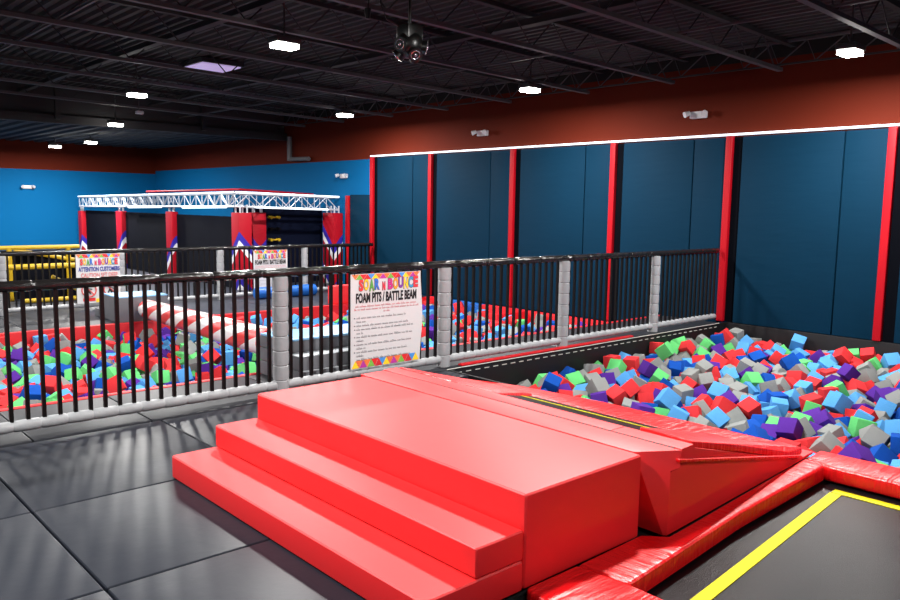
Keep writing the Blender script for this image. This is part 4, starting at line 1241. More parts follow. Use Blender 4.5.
('L',0,1,8441,8980,-478,-19,-50,-44,1003),
('L',3,2,3538,11555,-477,-43,-7,-22,3132),
('L',2,1,7430,8843,-517,6,212,-204,9139),
('L',0,2,4598,10836,-521,0,-180,-283,1430),
('L',1,2,7464,8607,-521,-164,0,208,2119),
('L',2,0,3356,11016,-453,-169,-5,45,1424),
('L',1,1,4529,8902,-497,-43,314,8,5511),
('R',1,0,6727,4862,-314,187,31,205,3150),
('R',2,2,6179,3688,-272,-116,59,218,1023),
('L',1,1,9681,9138,-323,102,117,-53,93),
('L',1,0,8916,9672,-395,88,89,-136,5003),
('L',4,1,8495,9993,-447,157,222,6,9230),
('L',5,1,7935,8960,-401,80,201,-188,3151),
('L',5,2,2755,11560,-499,-64,90,77,4135),
('L',5,1,4254,10426,-497,87,101,-134,5015),
('L',3,2,4453,9666,-466,148,14,-233,4213),
('R',1,1,8532,5483,-291,-1,-309,19,2403),
('L',2,2,2944,10071,-490,201,179,-60,4114),
('L',4,2,4421,8725,-492,-2,-276,-64,5211),
('R',0,2,5951,5097,-289,-120,-103,-182,239),
('L',5,1,2822,8478,-511,-19,-252,23,3029),
('R',0,2,7505,3339,-435,-128,163,125,1413),
('R',0,2,6451,1919,-304,-245,31,-85,1921),
('L',3,2,7452,11914,-485,35,225,-2,1191),
('L',0,0,9142,8955,-361,14,-37,-71,91),
('L',3,0,9750,8643,-422,104,303,50,1539),
('L',0,1,9575,8112,-374,177,-207,14,3929),
('L',2,0,4641,11564,-512,-47,46,161,251),
('L',0,0,2888,11920,-489,215,-187,7,3091),
('L',3,2,3926,11074,-486,75,-207,-135,5401),
('R',0,1,10144,4065,-276,-138,248,-50,5131),
('R',0,1,7167,4637,-338,21,48,-280,3020),
('L',3,0,2180,9416,-514,-106,-117,180,45),
('L',2,0,2345,8794,-534,47,46,-43,2404),
('R',3,0,6949,3247,-359,-220,-66,4,2314),
('L',3,1,7959,11428,-457,-13,88,142,4992),
('L',3,1,7745,11896,-508,-36,-267,-107,1090),
('L',3,0,9983,10214,-466,-153,15,17,3311),
('L',3,1,6220,10438,-356,152,-24,-105,9019),
('L',1,1,8515,8130,-412,95,92,-15,1319),
('L',4,1,4103,11289,-363,108,-151,158,3054),
('L',2,0,4218,11531,-447,-49,-86,269,392),
('L',0,1,4307,11361,-519,-172,18,226,2030),
('L',2,1,3681,10870,-527,-97,152,50,51),
('L',0,1,3438,10597,-512,175,193,-31,5302),
('R',1,2,7945,3029,-270,-125,-105,-155,141),
('R',3,1,6810,2076,-255,-110,262,-30,3212),
('L',5,2,7501,11567,-493,32,193,66,1190),
('L',3,0,9830,7894,-354,-23,239,-33,2599),
('L',2,0,8832,9318,-507,-168,122,157,3000),
('L',5,2,5009,11614,-486,27,-123,166,2133),
('L',2,1,8734,8025,-395,84,-64,117,3249),
('L',0,0,4094,11460,-488,115,-52,246,54),
('R',5,0,8819,5107,-291,-34,228,-171,1430),
('R',2,1,7265,5237,-297,95,-13,-59,4305),
('L',1,0,2462,10291,-552,-19,57,235,5414),
('L',5,1,3497,8586,-525,-34,-208,-109,1249),
('L',0,0,3346,8470,-519,137,20,-251,1249),
('L',0,1,1921,9139,-520,150,-11,-259,9010),
('R',3,2,6500,4525,-294,163,-107,30,3009),
('R',2,1,7854,3257,-420,10,7,105,3434),
('R',0,2,6301,3298,-392,176,86,156,3219),
('R',1,1,6511,2616,-319,20,213,122,350),
('L',3,1,9915,11475,-385,52,134,-54,92),
('L',0,0,8199,11929,-494,236,26,182,994),
('L',3,1,8987,9380,-479,-16,-239,163,100),
('L',4,1,7788,9060,-530,-17,248,148,3151),
('L',5,0,5052,10605,-483,-151,-16,-4,3192),
('L',4,1,5329,10452,-487,19,-37,2,1295),
('R',2,2,9972,4814,-323,127,-65,-140,1105),
('L',0,1,5086,9995,-520,-5,6,-57,1295),
('L',3,0,3388,10291,-475,-227,-10,-182,5302),
('L',1,0,2400,11127,-527,78,-42,10,9501),
('L',1,1,4229,9918,-564,-80,77,163,440),
('R',0,1,8893,4764,-293,-285,13,134,3),
('L',1,1,4095,9391,-510,-21,123,-208,341),
('L',1,0,3368,9038,-521,7,-281,93,5131),
('R',3,0,8198,3336,-353,34,45,-100,1000),
('R',1,2,5769,4374,-243,12,-299,-91,4539),
('R',3,1,5872,4229,-274,-55,-42,-241,5309),
('L',3,1,10144,10416,-488,-87,-259,-57,3191),
('L',4,2,9256,9871,-477,229,69,-56,20),
('L',4,1,5026,11794,-518,-93,-227,-16,2193),
('L',2,1,8634,9280,-502,138,59,-47,5033),
('R',0,2,10171,5502,-194,7,175,2,3092),
('L',1,0,7582,8249,-460,-98,-236,112,1319),
('L',4,2,4822,10533,-518,130,-179,-34,3132),
('L',2,0,2779,11117,-558,-123,-75,132,1313),
('L',3,1,3465,9911,-510,-18,-244,115,3204),
('R',0,1,8706,4425,-269,-47,245,145,3301),
('L',2,0,3843,8731,-509,106,-152,167,1049),
('R',2,1,7831,4830,-395,22,-213,-54,4321),
('R',0,1,8787,3295,-280,151,16,257,4051),
('R',4,1,6446,5104,-352,238,-39,159,143),
('R',3,1,7814,3940,-414,-307,-30,-14,3111),
('R',1,1,8004,3840,-433,-49,-92,100,1211),
('R',1,0,7708,3358,-458,152,15,-91,1313),
('R',2,1,7900,2510,-339,-39,-59,-74,1231),
('R',3,2,6803,3546,-437,-130,3,195,1309),
('L',2,2,9837,11268,-381,-163,1,25,2091),
('L',1,1,8327,11790,-383,-63,-264,-130,994),
('L',2,2,8166,11735,-506,-98,-256,1,992),
('L',2,0,8435,8580,-485,77,-31,-177,3019),
('L',3,2,7996,7876,-375,158,0,149,1119),
('L',3,2,3958,11268,-512,-87,180,25,431),
('R',1,2,10181,4461,-285,175,41,185,4112),
('L',2,0,3591,10320,-518,184,106,37,3003),
('R',5,2,7494,4253,-378,50,271,-105,5130),
('R',3,1,6471,3358,-390,119,177,111,3219),
('R',3,2,6042,1832,-282,-177,-97,173,1919),
('L',0,0,9502,10413,-367,-26,310,100,5000),
('L',0,2,6358,11136,-381,-164,-46,-39,1199),
('L',0,0,8313,9934,-378,234,-92,-118,9230),
('L',1,0,7098,11202,-491,133,-17,206,2019),
('L',2,2,9184,9361,-481,41,-115,-98,211),
('L',2,0,4415,11875,-521,-10,22,-32,392),
('L',0,2,3530,11194,-507,220,14,-4,2432),
('R',4,0,10344,4567,-297,-20,184,-165,4112),
('L',0,0,5048,9725,-520,73,285,-66,1295),
('R',0,1,9656,4341,-282,124,49,-31,1242),
('L',1,0,4881,9435,-501,130,-8,246,1295),
('L',4,1,4047,9873,-509,264,34,-28,50),
('L',0,1,2821,10810,-528,-5,-307,-67,3403),
('L',2,1,4876,9031,-514,41,20,183,4949),
('L',1,2,4503,9268,-501,-90,11,-187,4120),
('L',5,2,3716,9165,-498,69,216,-35,3004),
('R',1,1,9219,3115,-304,-31,27,-108,315),
('R',0,0,8130,3714,-393,160,-43,-153,2131),
('R',1,0,7765,3070,-395,-215,22,-136,5005),
('R',3,2,8102,3455,-499,-94,-58,-1,3435),
('L',0,1,8419,9823,-495,-41,-112,42,9230),
('L',0,1,8956,8069,-402,-113,68,-3,3129),
('L',0,2,8693,7817,-357,-162,-27,-40,2519),
('L',5,2,4692,11047,-493,2,285,103,2330),
('L',1,1,4452,11568,-520,-135,-19,-303,2030),
('L',1,1,5208,10739,-414,32,39,291,4193),
('L',0,1,5108,10428,-510,-68,48,-194,3192),
('L',0,2,3339,11208,-481,102,-50,-86,231),
('L',1,2,4262,10660,-512,150,7,89,5015),
('L',1,2,4007,10701,-494,-83,136,-180,4024),
('L',3,1,2686,10449,-508,35,-295,43,3103),
('L',5,0,4468,9065,-497,-125,-103,-184,5111),
('R',0,2,9642,3614,-297,-128,-45,-175,1005),
('L',3,2,3322,9550,-468,-53,15,-237,4421),
('R',0,2,8041,4832,-391,92,11,157,3123),
('L',0,1,3007,8561,-521,-193,190,-10,159),
('R',5,1,5984,4380,-320,142,214,-99,4059),
('R',0,1,8292,2819,-383,-79,31,-313,3150),
('R',0,0,6797,4110,-389,72,147,118,2132),
('R',3,0,7797,3517,-455,39,153,-145,1313),
('L',1,1,9250,11057,-365,159,-152,-6,9153),
('L',3,1,9316,10261,-358,-1,0,292,5000),
('L',0,2,9812,10003,-502,194,-5,244,211),
('L',1,1,7585,11313,-503,2,-41,-294,401),
('L',3,1,7332,11269,-513,4,-290,-146,1099),
('L',1,2,7289,10657,-427,128,68,106,1409),
('L',5,0,6254,11378,-470,-100,-67,129,1199),
('L',3,0,10142,8101,-386,-157,0,167,2599),
('L',1,1,5210,11687,-424,77,235,-155,3391),
('L',3,1,8711,8250,-443,-68,-21,109,1319),
('L',4,2,5115,11026,-467,152,13,-25,1394),
('L',2,1,8407,8406,-498,-4,256,-25,3109),
('L',3,1,8015,8609,-551,99,219,-102,1319),
('L',1,0,7305,8782,-384,-51,259,101,9132),
('L',0,2,4145,11070,-507,4,-175,1,2530),
('L',0,2,7204,8657,-472,-263,37,-161,9129),
('L',5,1,7294,8445,-507,20,39,128,9129),
('L',2,2,5190,9853,-485,-310,8,-73,1492),
('R',5,1,9113,5325,-282,-207,47,-34,3430),
('R',5,1,10035,3880,-239,-66,-9,122,1091),
('R',0,0,10210,4221,-318,-88,-93,233,2504),
('L',5,1,3280,10685,-465,23,-110,15,4411),
('L',0,1,4703,8939,-504,-69,-122,-98,1424),
('L',1,1,4066,9230,-499,-154,121,-173,341),
('L',3,1,2340,10462,-505,130,6,-292,9413),
('L',3,0,3106,9523,-488,-131,104,-31,1412),
('L',1,2,3746,8428,-505,-119,117,-125,1049),
('R',0,2,7515,4036,-316,-235,-70,143,331),
('R',2,2,8639,3558,-310,111,51,-175,510),
('R',0,2,7736,2903,-287,180,-252,-26,5010),
('R',5,0,7641,3211,-439,-238,0,-214,3434),
('R',3,2,5672,3403,-238,49,-283,128,1329),
('R',3,1,7219,2666,-450,79,213,61,542),
('R',4,2,6686,2094,-355,56,36,-166,2211),
('L',0,2,9584,10827,-354,9,-129,302,2095),
('L',3,2,9631,10596,-352,144,233,-62,5000),
('L',0,1,8676,9760,-340,-123,-29,142,5025),
('L',3,1,6028,11507,-393,63,39,132,199),
('L',0,2,10116,8950,-483,0,-61,-314,2335),
('L',0,2,9075,9633,-506,95,33,179,20),
('L',3,1,6115,10812,-416,57,-12,-87,1119),
('L',3,0,5078,11441,-478,-219,73,173,3193),
('L',3,1,8380,9179,-525,-2,-167,-187,5331),
('L',5,2,8628,8390,-528,-86,-52,-245,1119),
('R',4,1,9465,5517,-282,-59,-92,62,3334),
('L',3,2,6964,8276,-473,-200,-91,-140,9129),
('L',1,1,4727,10362,-553,77,46,-43,3134),
('L',3,2,3868,10854,-516,125,177,167,1000),
('L',2,2,3792,10312,-486,35,-195,-148,4024),
('L',1,2,4624,9736,-483,46,-125,-119,125),
('R',0,1,8728,5500,-312,-75,-50,15,3343),
('R',3,1,9787,4176,-293,-137,47,-18,4501),
('L',0,1,4962,9261,-373,118,-5,215,2944),
('L',4,0,3411,9745,-442,136,79,-44,3204),
('L',0,0,3725,9615,-500,100,0,190,503),
('L',3,2,2838,9874,-493,136,51,96,2144),
('R',4,2,9272,3408,-283,-66,-212,-176,5300),
('R',2,0,7745,5132,-325,165,-47,139,502),
('L',4,1,3131,9013,-521,13,-20,-254,519),
('L',2,1,3610,8269,-485,36,-267,-14,2019),
('L',4,2,3396,8250,-491,-40,-302,-25,1249),
('L',2,2,3026,8761,-526,17,16,136,159),
('R',1,1,8426,3353,-358,116,-4,-209,1000),
('R',0,0,7543,3781,-361,-65,233,-154,3141),
('L',1,0,2277,8964,-467,113,-76,16,2404),
('R',1,2,6976,4668,-426,136,34,-114,1035),
('R',3,1,5877,3143,-280,-261,-9,107,3219),
('R',3,1,5824,2532,-292,-22,12,-140,9009),
('R',1,1,7574,1551,-448,-17,122,-81,9999),
('R',4,1,9347,5176,-356,73,-89,-283,9999),
('R',3,2,6337,3844,-351,16,-25,-276,9999),
('R',4,0,5991,3772,-341,229,43,-137,9999),
('R',3,1,8182,1516,-399,-76,-274,35,9999),
('R',3,2,6927,4296,-445,-13,265,18,9999),
('R',1,2,8713,2226,-407,-183,259,13,9999),
('R',3,2,6128,4487,-392,21,-130,177,9999),
('R',1,2,8248,2498,-372,156,-237,34,9999),
('R',0,1,8522,1857,-405,-169,51,-64,9999),
('R',3,1,7581,5350,-369,-13,-7,-151,9999),
('R',3,1,7247,1797,-410,-110,-5,-155,9999),
('R',1,1,6635,2429,-393,68,72,-70,9999),
('R',0,0,8737,2074,-420,44,-292,-130,9999),
('R',5,2,8745,1883,-404,-158,-23,226,9999),
('R',1,1,6316,4522,-413,-14,-27,257,9999),
('R',4,1,6833,1341,-424,168,35,-216,9999),
('R',3,1,6121,4276,-410,-281,-42,-93,9999),
('R',1,2,6221,4686,-382,13,7,-69,9999),
('R',0,1,6696,3720,-454,-158,-10,-25,9999),
('R',0,1,7450,1766,-397,-56,101,-247,9999),
('R',1,2,8522,2043,-430,30,-138,233,9999),
('R',1,2,7670,5009,-418,9,207,-151,9999),
('R',1,2,7073,1921,-316,190,29,-128,9999),
('R',3,2,9685,2963,-363,242,43,-127,9999),
('R',0,1,9437,2503,-410,-101,251,64,9999),
('R',2,2,6901,1983,-362,92,-31,20,9999),
('R',3,1,7996,1159,-431,156,221,-27,9999),
('R',2,1,6736,4423,-427,-15,-258,20,9999),
('R',4,2,7012,909,-407,-152,-106,23,9999),
('R',4,0,6411,4643,-436,-26,-113,270,9999),
('R',2,2,7467,5517,-390,129,-66,12,9999),
('R',3,1,7921,2334,-405,-48,-25,-12,9999),
('R',4,1,8313,2047,-439,22,-30,-51,9999),
('R',1,1,7048,1090,-373,239,-27,170,9999),
('R',5,1,6485,1603,-304,263,-5,-57,9999),
('R',2,1,8592,2381,-292,-189,22,91,9999),
('R',0,1,6927,2885,-328,69,-62,295,9999),
('R',3,1,10298,1872,-249,125,6,189,9999),
('R',3,1,6038,1036,-239,-160,50,229,9999),
('R',5,1,9843,2061,-342,-198,50,-5,9999),
('R',1,1,6462,4735,-271,227,77,4,9999),
('R',1,2,7015,4083,-419,141,-45,-61,9999),
('R',3,1,6868,1652,-373,-57,307,-92,9999),
('R',4,0,9721,2593,-290,107,-176,109,9999),
('R',1,1,9104,2086,-431,263,-24,64,9999),
('R',4,1,8112,4205,-384,-88,235,80,9999),
('R',1,2,9897,3886,-330,-248,-2,-201,9999),
('R',3,1,7919,4322,-433,109,-136,76,9999),
('R',0,2,5795,3951,-274,144,-7,56,9999),
('R',3,1,7138,1435,-358,203,-22,-142,9999),
('R',3,1,6916,1428,-272,121,131,58,9999),
('R',1,0,8441,2144,-301,-26,277,-127,9999),
('R',1,1,6605,1506,-265,34,-10,-56,9999),
('R',1,2,9652,2209,-311,-77,-36,-161,9999),
('R',3,0,8475,2490,-384,88,0,-43,9999),
('R',4,0,6451,3543,-367,186,56,46,9999),
('R',5,1,9586,2680,-222,-23,-297,59,9999),
('R',1,1,8133,4426,-375,-31,27,86,9999),
('R',3,0,5840,3514,-288,117,-18,-270,9999),
('R',1,0,9973,4158,-344,-210,20,203,9999),
('R',3,2,8244,4635,-269,160,-261,-46,9999),
('R',1,1,8893,2575,-305,-224,-37,127,9999),
('R',3,2,5792,1690,-232,-4,284,14,9999),
('R',2,1,10032,2541,-238,15,278,-112,9999),
('R',3,1,7425,4467,-421,38,192,-131,9999),
('R',1,0,8071,2448,-298,-148,-94,196,9999),
('R',3,1,9832,1770,-275,-92,45,-2,9999),
('R',2,0,6007,1614,-303,48,73,31,9999),
('R',3,1,7813,2002,-339,-27,-177,21,9999),
('R',0,1,7979,2016,-321,-165,-94,170,9999),
('R',2,1,6663,4247,-458,295,15,-41,9999),
('R',0,2,5845,1875,-271,236,-134,86,9999),
('R',2,1,6486,2223,-353,-58,-112,-283,9999),
('R',1,2,9470,1608,-302,-278,56,-28,9999),
('R',3,2,7575,2294,-289,77,-309,8,9999),
('R',2,0,8201,2304,-268,154,-3,212,9999),
('R',3,1,7166,859,-262,248,-49,3,9999),
('R',4,1,6875,3745,-379,287,-53,5,9999),
('R',0,1,9108,1759,-304,-244,-69,45,9999),
('R',0,1,8665,2184,-259,181,97,58,9999),
('R',0,0,8713,1631,-274,249,7,-116,9999),
('R',1,0,7661,2081,-353,-16,83,130,9999),
('R',3,0,8912,1607,-292,77,72,40,9999),
('R',3,2,8673,1450,-224,9,54,124,9999),
('R',3,1,6894,1807,-278,-53,-206,197,9999),
('R',3,1,5787,5175,-304,-10,24,145,9999),
('R',0,2,5623,4542,-305,-190,-46,66,9999),
('R',1,2,9558,2051,-381,-39,297,-80,9999),
('R',0,0,10365,2226,-303,4,-306,-27,9999),
('R',1,2,10358,3249,-229,106,-310,-3,9999),
('R',0,2,10121,2387,-233,-75,-11,-112,9999),
('R',3,0,8150,1605,-276,1,-68,158,9999),
('R',2,1,8913,2221,-459,-17,160,153,9999),
('R',3,1,10011,2892,-288,-35,-99,-248,9999),
('R',5,1,10200,2789,-238,-74,23,-310,9999),
('R',3,1,6287,947,-263,-224,-1,-181,9999),
('R',4,1,7390,1657,-293,108,-44,-2,9999),
('R',3,1,10160,3027,-258,74,-27,7,9999),
('R',3,2,10356,3040,-209,52,12,16,9999),
('R',3,1,6439,1384,-309,-114,-16,-45,9999),
('R',2,1,6670,5536,-372,-166,-60,14,9999),
('R',2,1,10078,1922,-251,1,-7,-207,9999),
('R',2,2,8427,1565,-258,-140,-44,-278,9999),
('R',0,0,9446,2344,-329,110,-43,226,9999),
('R',0,0,10370,2854,-243,7,310,17,9999),
('R',3,2,7802,1579,-413,218,-72,164,9999),
('R',5,1,9750,2410,-283,-168,234,13,9999),
('R',4,2,9913,2686,-314,-146,79,102,9999),
('R',0,0,8306,1863,-417,-59,148,38,9999),
('R',0,1,9761,2770,-246,-128,28,-31,9999),
('R',2,1,7662,1436,-385,-14,280,-63,9999),
('R',5,1,8147,1903,-420,-10,57,117,9999),
('R',1,2,9413,2185,-238,-146,103,-177,9999),
('R',4,1,8879,1822,-259,180,-12,50,9999),
('R',0,1,9913,3076,-280,71,-61,311,9999),
('R',3,1,7969,1890,-432,-1,94,-174,9999),
('R',3,0,9543,2485,-265,34,69,-289,9999),
('R',3,0,9278,1682,-303,-152,63,-71,9999),
('R',5,0,10215,2600,-272,-105,-34,-11,9999),
('R',0,2,5834,2718,-270,28,-5,199,9999),
('R',1,0,7289,1021,-322,-70,-5,-159,9999),
('R',1,1,9067,2300,-426,9,-243,154,9999),
('R',1,2,10355,2434,-251,-161,-72,-174,9999),
('R',4,1,7996,1346,-339,-65,64,111,9999),
('R',1,0,9429,2801,-298,216,44,166,9999),
('R',2,1,9112,2667,-308,-100,191,-68,9999),
('R',3,0,7570,1837,-296,-196,-11,-102,9999),
('R',2,0,8602,1778,-290,-115,-112,-42,9999),
('R',0,2,5970,1232,-264,275,21,102,9999),
('R',0,2,7357,1896,-249,53,-202,154,9999),
('R',0,1,8090,2202,-297,22,-163,189,9999),
('R',1,2,5420,1113,-165,-1,37,-249,9999),
('R',0,0,9638,2494,-145,-218,26,161,9999),
('R',2,1,6903,4843,-368,-151,110,-122,9999),
('R',0,0,8563,2586,-262,-18,-200,-138,9999),
('R',0,0,5943,1717,-183,72,40,-297,9999),
('R',1,0,7845,1482,-282,177,93,-46,9999),
('R',1,2,8354,1288,-190,16,123,-144,9999),
('R',0,0,6723,1190,-431,-184,22,103,9999),
('R',0,0,9288,1464,-255,-83,22,261,9999),
('R',3,0,7375,5107,-312,-27,42,71,9999),
('R',1,1,8991,2361,-283,-85,8,-314,9999),
('R',0,0,9852,2907,-186,89,80,4,9999),
('R',3,1,10172,3227,-202,103,77,-184,9999),
('R',2,1,5751,3756,-289,-147,-9,-138,9999),
('R',1,2,6007,1428,-257,-148,-276,-26,9999),
('R',1,2,9130,2004,-259,-50,-267,-48,9999),
('R',3,2,6658,1887,-371,227,-70,-103,9999),
('R',3,0,6769,801,-277,48,301,-27,9999),
('R',1,1,9678,1938,-277,-184,214,35,9999),
('R',0,0,6925,1220,-288,-107,-52,-207,9999),
('R',0,1,8784,2372,-287,-121,43,-206,9999),
('R',0,1,7990,3585,-391,9,-285,44,9999),
('R',0,0,9993,2747,-188,13,227,-211,9999),
('R',0,0,9888,2119,-182,150,-266,24,9999),
('R',5,2,10365,1724,-145,18,-99,151,9999),
('R',2,2,10155,2937,-125,200,-67,72,9999),
('R',3,1,7702,1943,-208,-32,305,-119,9999),
('R',5,0,9660,1605,-115,203,-6,145,9999),
('R',0,0,8390,1716,-316,242,8,192,9999),
('R',1,1,5749,1211,-242,-35,256,3,9999),
('R',3,0,8169,1371,-265,-289,-93,-50,9999),
('R',5,0,6483,990,-349,-37,-76,121,9999),
('R',0,0,7912,2197,-258,123,21,43,9999),
('R',4,0,9244,2469,-351,-243,-54,55,9999),
('R',0,2,7011,1573,-207,154,-27,137,9999),
('R',1,1,7644,1045,-365,26,18,220,9999),
('R',3,1,10371,2120,-113,-48,168,125,9999),
('R',0,2,9876,1925,-183,125,-266,7,9999),
('R',3,1,7490,1139,-296,-171,-64,70,9999),
('R',4,1,6772,1308,-280,-21,-20,137,9999),
('R',5,1,9804,2259,-220,-110,2,186,9999),
('R',1,1,8157,1214,-276,115,-170,11,9999),
('R',1,1,6263,1449,-317,-170,267,-25,9999),
('R',0,2,8676,1977,-236,86,-43,32,9999),
('R',2,0,8359,2547,-228,95,-83,167,9999),
('R',0,2,6054,760,-186,-280,77,-23,9999),
('R',3,1,7486,2104,-254,-149,58,156,9999),
('R',3,2,9218,2243,-243,158,-28,-19,9999),
('R',3,0,7817,1073,-374,-17,-250,176,9999),
('R',1,2,7137,1277,-302,291,74,-11,9999),
('R',0,2,10367,2578,-149,0,-69,-167,9999),
('R',3,2,5912,1112,-115,-92,-105,196,9999),
('R',3,1,6719,1784,-268,233,45,10,9999),
('R',0,2,7035,3083,-409,60,291,55,9999),
('R',4,1,8034,1737,-350,124,-48,-96,9999),
('R',1,2,9468,1842,-335,-176,-264,-30,9999),
('R',1,1,9242,2195,-404,-8,-189,-65,9999),
('R',0,1,6946,2005,-147,-33,-276,108,9999),
('R',0,0,6664,1068,-292,-166,-46,-19,9999),
('R',1,1,10241,2273,-148,-218,79,24,9999),
('R',3,1,7361,1262,-312,-220,88,15,9999),
('R',5,2,6283,1602,-228,-111,67,24,9999),
('R',1,1,9853,2513,-168,-97,65,-226,9999),
('R',3,1,9616,1747,-252,-77,-68,162,9999),
('R',3,1,5729,4790,-314,175,-73,158,9999),
('R',0,2,5660,1400,-166,-50,69,201,9999),
('R',0,1,9352,2633,-292,-70,-79,59,9999),
('R',0,1,7155,1074,-246,142,-249,3,9999),
('R',0,2,9480,1589,-113,67,91,225,9999),
('R',0,1,8402,2347,-301,-26,292,-23,9999),
('L',2,1,2033,9757,-650,-309,65,-80,9999),
('L',0,1,986,9450,-522,-157,1,-169,9999),
('L',3,1,1170,9995,-417,163,76,-117,9999),
('L',4,1,1847,8200,-527,-6,314,-128,9999),
('L',1,0,1752,9898,-512,1,-258,-170,9999),
('L',1,0,6713,11607,-492,33,-27,-216,9999),
('L',0,1,5853,11710,-522,-185,154,18,9999),
('L',3,1,7692,10266,-517,-44,-180,-99,9999),
('L',0,0,7768,8141,-520,7,147,242,9999),
('L',2,1,2680,10901,-530,-6,310,104,9999),
('L',2,0,7603,9831,-554,-176,90,16,9999),
('L',3,1,7989,8423,-573,102,84,50,9999),
('L',0,0,4430,8325,-512,-6,41,135,9999),
('L',2,1,5969,10907,-505,131,15,-239,9999),
('L',3,1,9488,10643,-470,-142,-47,152,9999),
('L',3,2,1317,8126,-528,157,-14,281,9999),
('L',3,1,1373,10848,-521,-156,173,141,9999),
('L',0,0,1320,9937,-494,-129,221,-17,9999),
('L',1,1,2494,8163,-504,-13,-62,200,9999),
('L',5,1,8183,8348,-507,184,44,181,9999),
('L',1,2,9049,11559,-510,-151,-1,67,9999),
('L',0,0,999,8214,-454,191,47,20,9999),
('L',5,0,8818,9805,-471,-32,12,-208,9999),
('L',3,2,7170,11059,-505,-137,-11,37,9999),
('L',5,1,1606,10241,-519,55,20,101,9999),
('L',2,0,3313,8087,-523,-247,7,-140,9999),
('L',1,1,3690,11419,-506,-301,-119,-45,9999),
('L',4,0,2570,8446,-541,142,-47,209,9999),
('L',5,1,2174,10137,-523,-33,86,-237,9999),
('L',3,1,4182,11265,-524,14,-3,-90,9999),
('L',5,2,7833,10397,-520,-157,146,15,9999),
('L',5,2,6769,10608,-516,157,0,301,9999),
('L',0,0,7135,10520,-513,-38,-108,-121,9999),
('L',2,0,5472,10325,-513,304,21,101,9999),
('L',3,2,6986,10031,-491,66,-211,124,9999),
('L',3,1,7169,11453,-522,84,146,-192,9999),
('L',1,1,5440,10886,-520,-163,3,244,9999),
('L',1,2,1426,9722,-468,-237,23,177,9999),
('L',1,1,1370,11206,-495,25,-199,140,9999),
('L',3,0,7807,8313,-525,-101,17,-193,9999),
('L',1,2,9383,11872,-495,0,99,-97,9999),
('L',0,2,1356,10393,-502,295,-64,-54,9999),
('L',3,2,6556,10381,-521,-112,30,-252,9999),
('L',3,0,1183,8620,-498,-308,-55,25,9999),
('L',5,1,8246,8971,-503,14,304,-16,9999),
('L',1,1,8555,9117,-490,309,15,64,9999),
('L',2,1,1198,11478,-425,-29,-175,-253,9999),
('L',2,1,4645,11918,-517,-175,-161,-28,9999),
('L',1,1,6507,10179,-485,-14,62,310,9999),
('L',4,1,10166,10837,-473,31,-104,136,9999),
('L',4,2,1646,9641,-525,170,-153,131,9999),
('L',3,0,7106,9089,-518,153,154,-44,9999),
('L',1,0,2665,8199,-493,132,-268,49,9999),
('L',1,1,1564,11237,-503,150,-37,27,9999),
('L',0,1,5962,11914,-476,253,-25,0,9999),
('L',2,1,1589,8719,-408,37,80,159,9999),
('L',2,1,7568,9992,-526,-148,0,204,9999),
('L',0,1,6901,10249,-489,-27,-48,64,9999),
('L',0,2,4263,8231,-500,2,272,-161,9999),
('L',3,1,1771,8628,-514,-101,84,-166,9999),
('L',2,1,7811,8867,-498,158,41,184,9999),
('L',5,0,1672,10469,-499,-273,-16,31,9999),
('L',0,2,1951,9866,-511,233,47,-31,9999),
('L',0,1,3959,8293,-515,-1,143,162,9999),
('L',1,2,6778,11387,-479,98,66,264,9999),
('L',0,2,5783,10876,-468,-102,-166,-7,9999),
('L',2,0,2784,8313,-513,23,40,38,9999),
('L',1,2,1745,8852,-479,-103,204,-19,9999),
('L',3,2,7139,10332,-503,77,145,59,9999),
('L',1,2,6607,11030,-466,111,279,-44,9999),
('L',1,2,3103,8179,-502,-295,60,0,9999),
('L',3,1,6591,11256,-498,115,125,67,9999),
('L',3,1,7260,9177,-479,-5,-208,-117,9999),
('L',5,1,6580,9999,-464,-91,193,109,9999),
('L',3,1,4537,11388,-527,-11,-38,197,9999),
('L',1,0,6244,11217,-509,-189,121,111,9999),
('L',3,0,3840,10497,-519,-38,26,22,9999),
('L',3,1,7796,9236,-513,13,-206,137,9999),
('L',2,1,3906,9267,-523,-17,-69,163,9999),
('L',0,2,5513,11041,-482,-13,-107,248,9999),
('L',4,0,3064,10535,-488,-140,-235,73,9999),
('L',4,2,6129,10295,-471,-280,-95,74,9999),
('L',5,1,6707,10115,-504,-103,-119,-38,9999),
('L',3,2,6296,10422,-510,14,-132,228,9999),
('L',1,2,8155,9179,-441,-78,43,148,9999),
('L',2,0,2878,8174,-541,-67,8,166,9999),
('L',0,2,1966,8898,-530,1,10,203,9999),
('L',2,0,6040,11673,-482,-60,-160,161,9999),
('L',1,1,2306,11007,-468,76,-263,-84,9999),
('L',1,1,1813,10300,-506,70,84,236,9999),
('L',2,1,1538,11051,-501,157,-227,9,9999),
('L',2,0,8265,11283,-506,161,-104,76,9999),
('L',0,1,9292,11672,-515,-68,136,228,9999),
('L',1,1,5917,11534,-522,-63,-62,-185,9999),
('L',1,1,5562,11912,-478,169,12,87,9999),
('L',4,1,998,9207,-522,-280,-27,-158,9999),
('L',5,0,2480,10932,-499,202,69,-58,9999),
('L',3,2,9962,11882,-479,165,-73,153,9999),
('L',2,2,5001,8673,-435,52,-268,48,9999),
('L',2,2,1032,10807,-451,-206,4,119,9999),
('L',1,1,1014,10001,-519,1,137,16,9999),
('L',3,2,7410,11002,-502,-90,132,137,9999),
('L',1,0,7637,9675,-518,45,239,65,9999),
('L',2,1,5293,11020,-523,-154,-16,-31,9999),
('L',5,2,6391,9812,-482,136,133,4,9999),
('L',3,1,6003,9906,-492,-84,-261,-89,9999),
('L',0,1,1013,10205,-499,-278,28,-81,9999),
('L',0,1,5348,11186,-508,182,-10,-40,9999),
('L',1,2,1545,10875,-511,145,-9,142,9999),
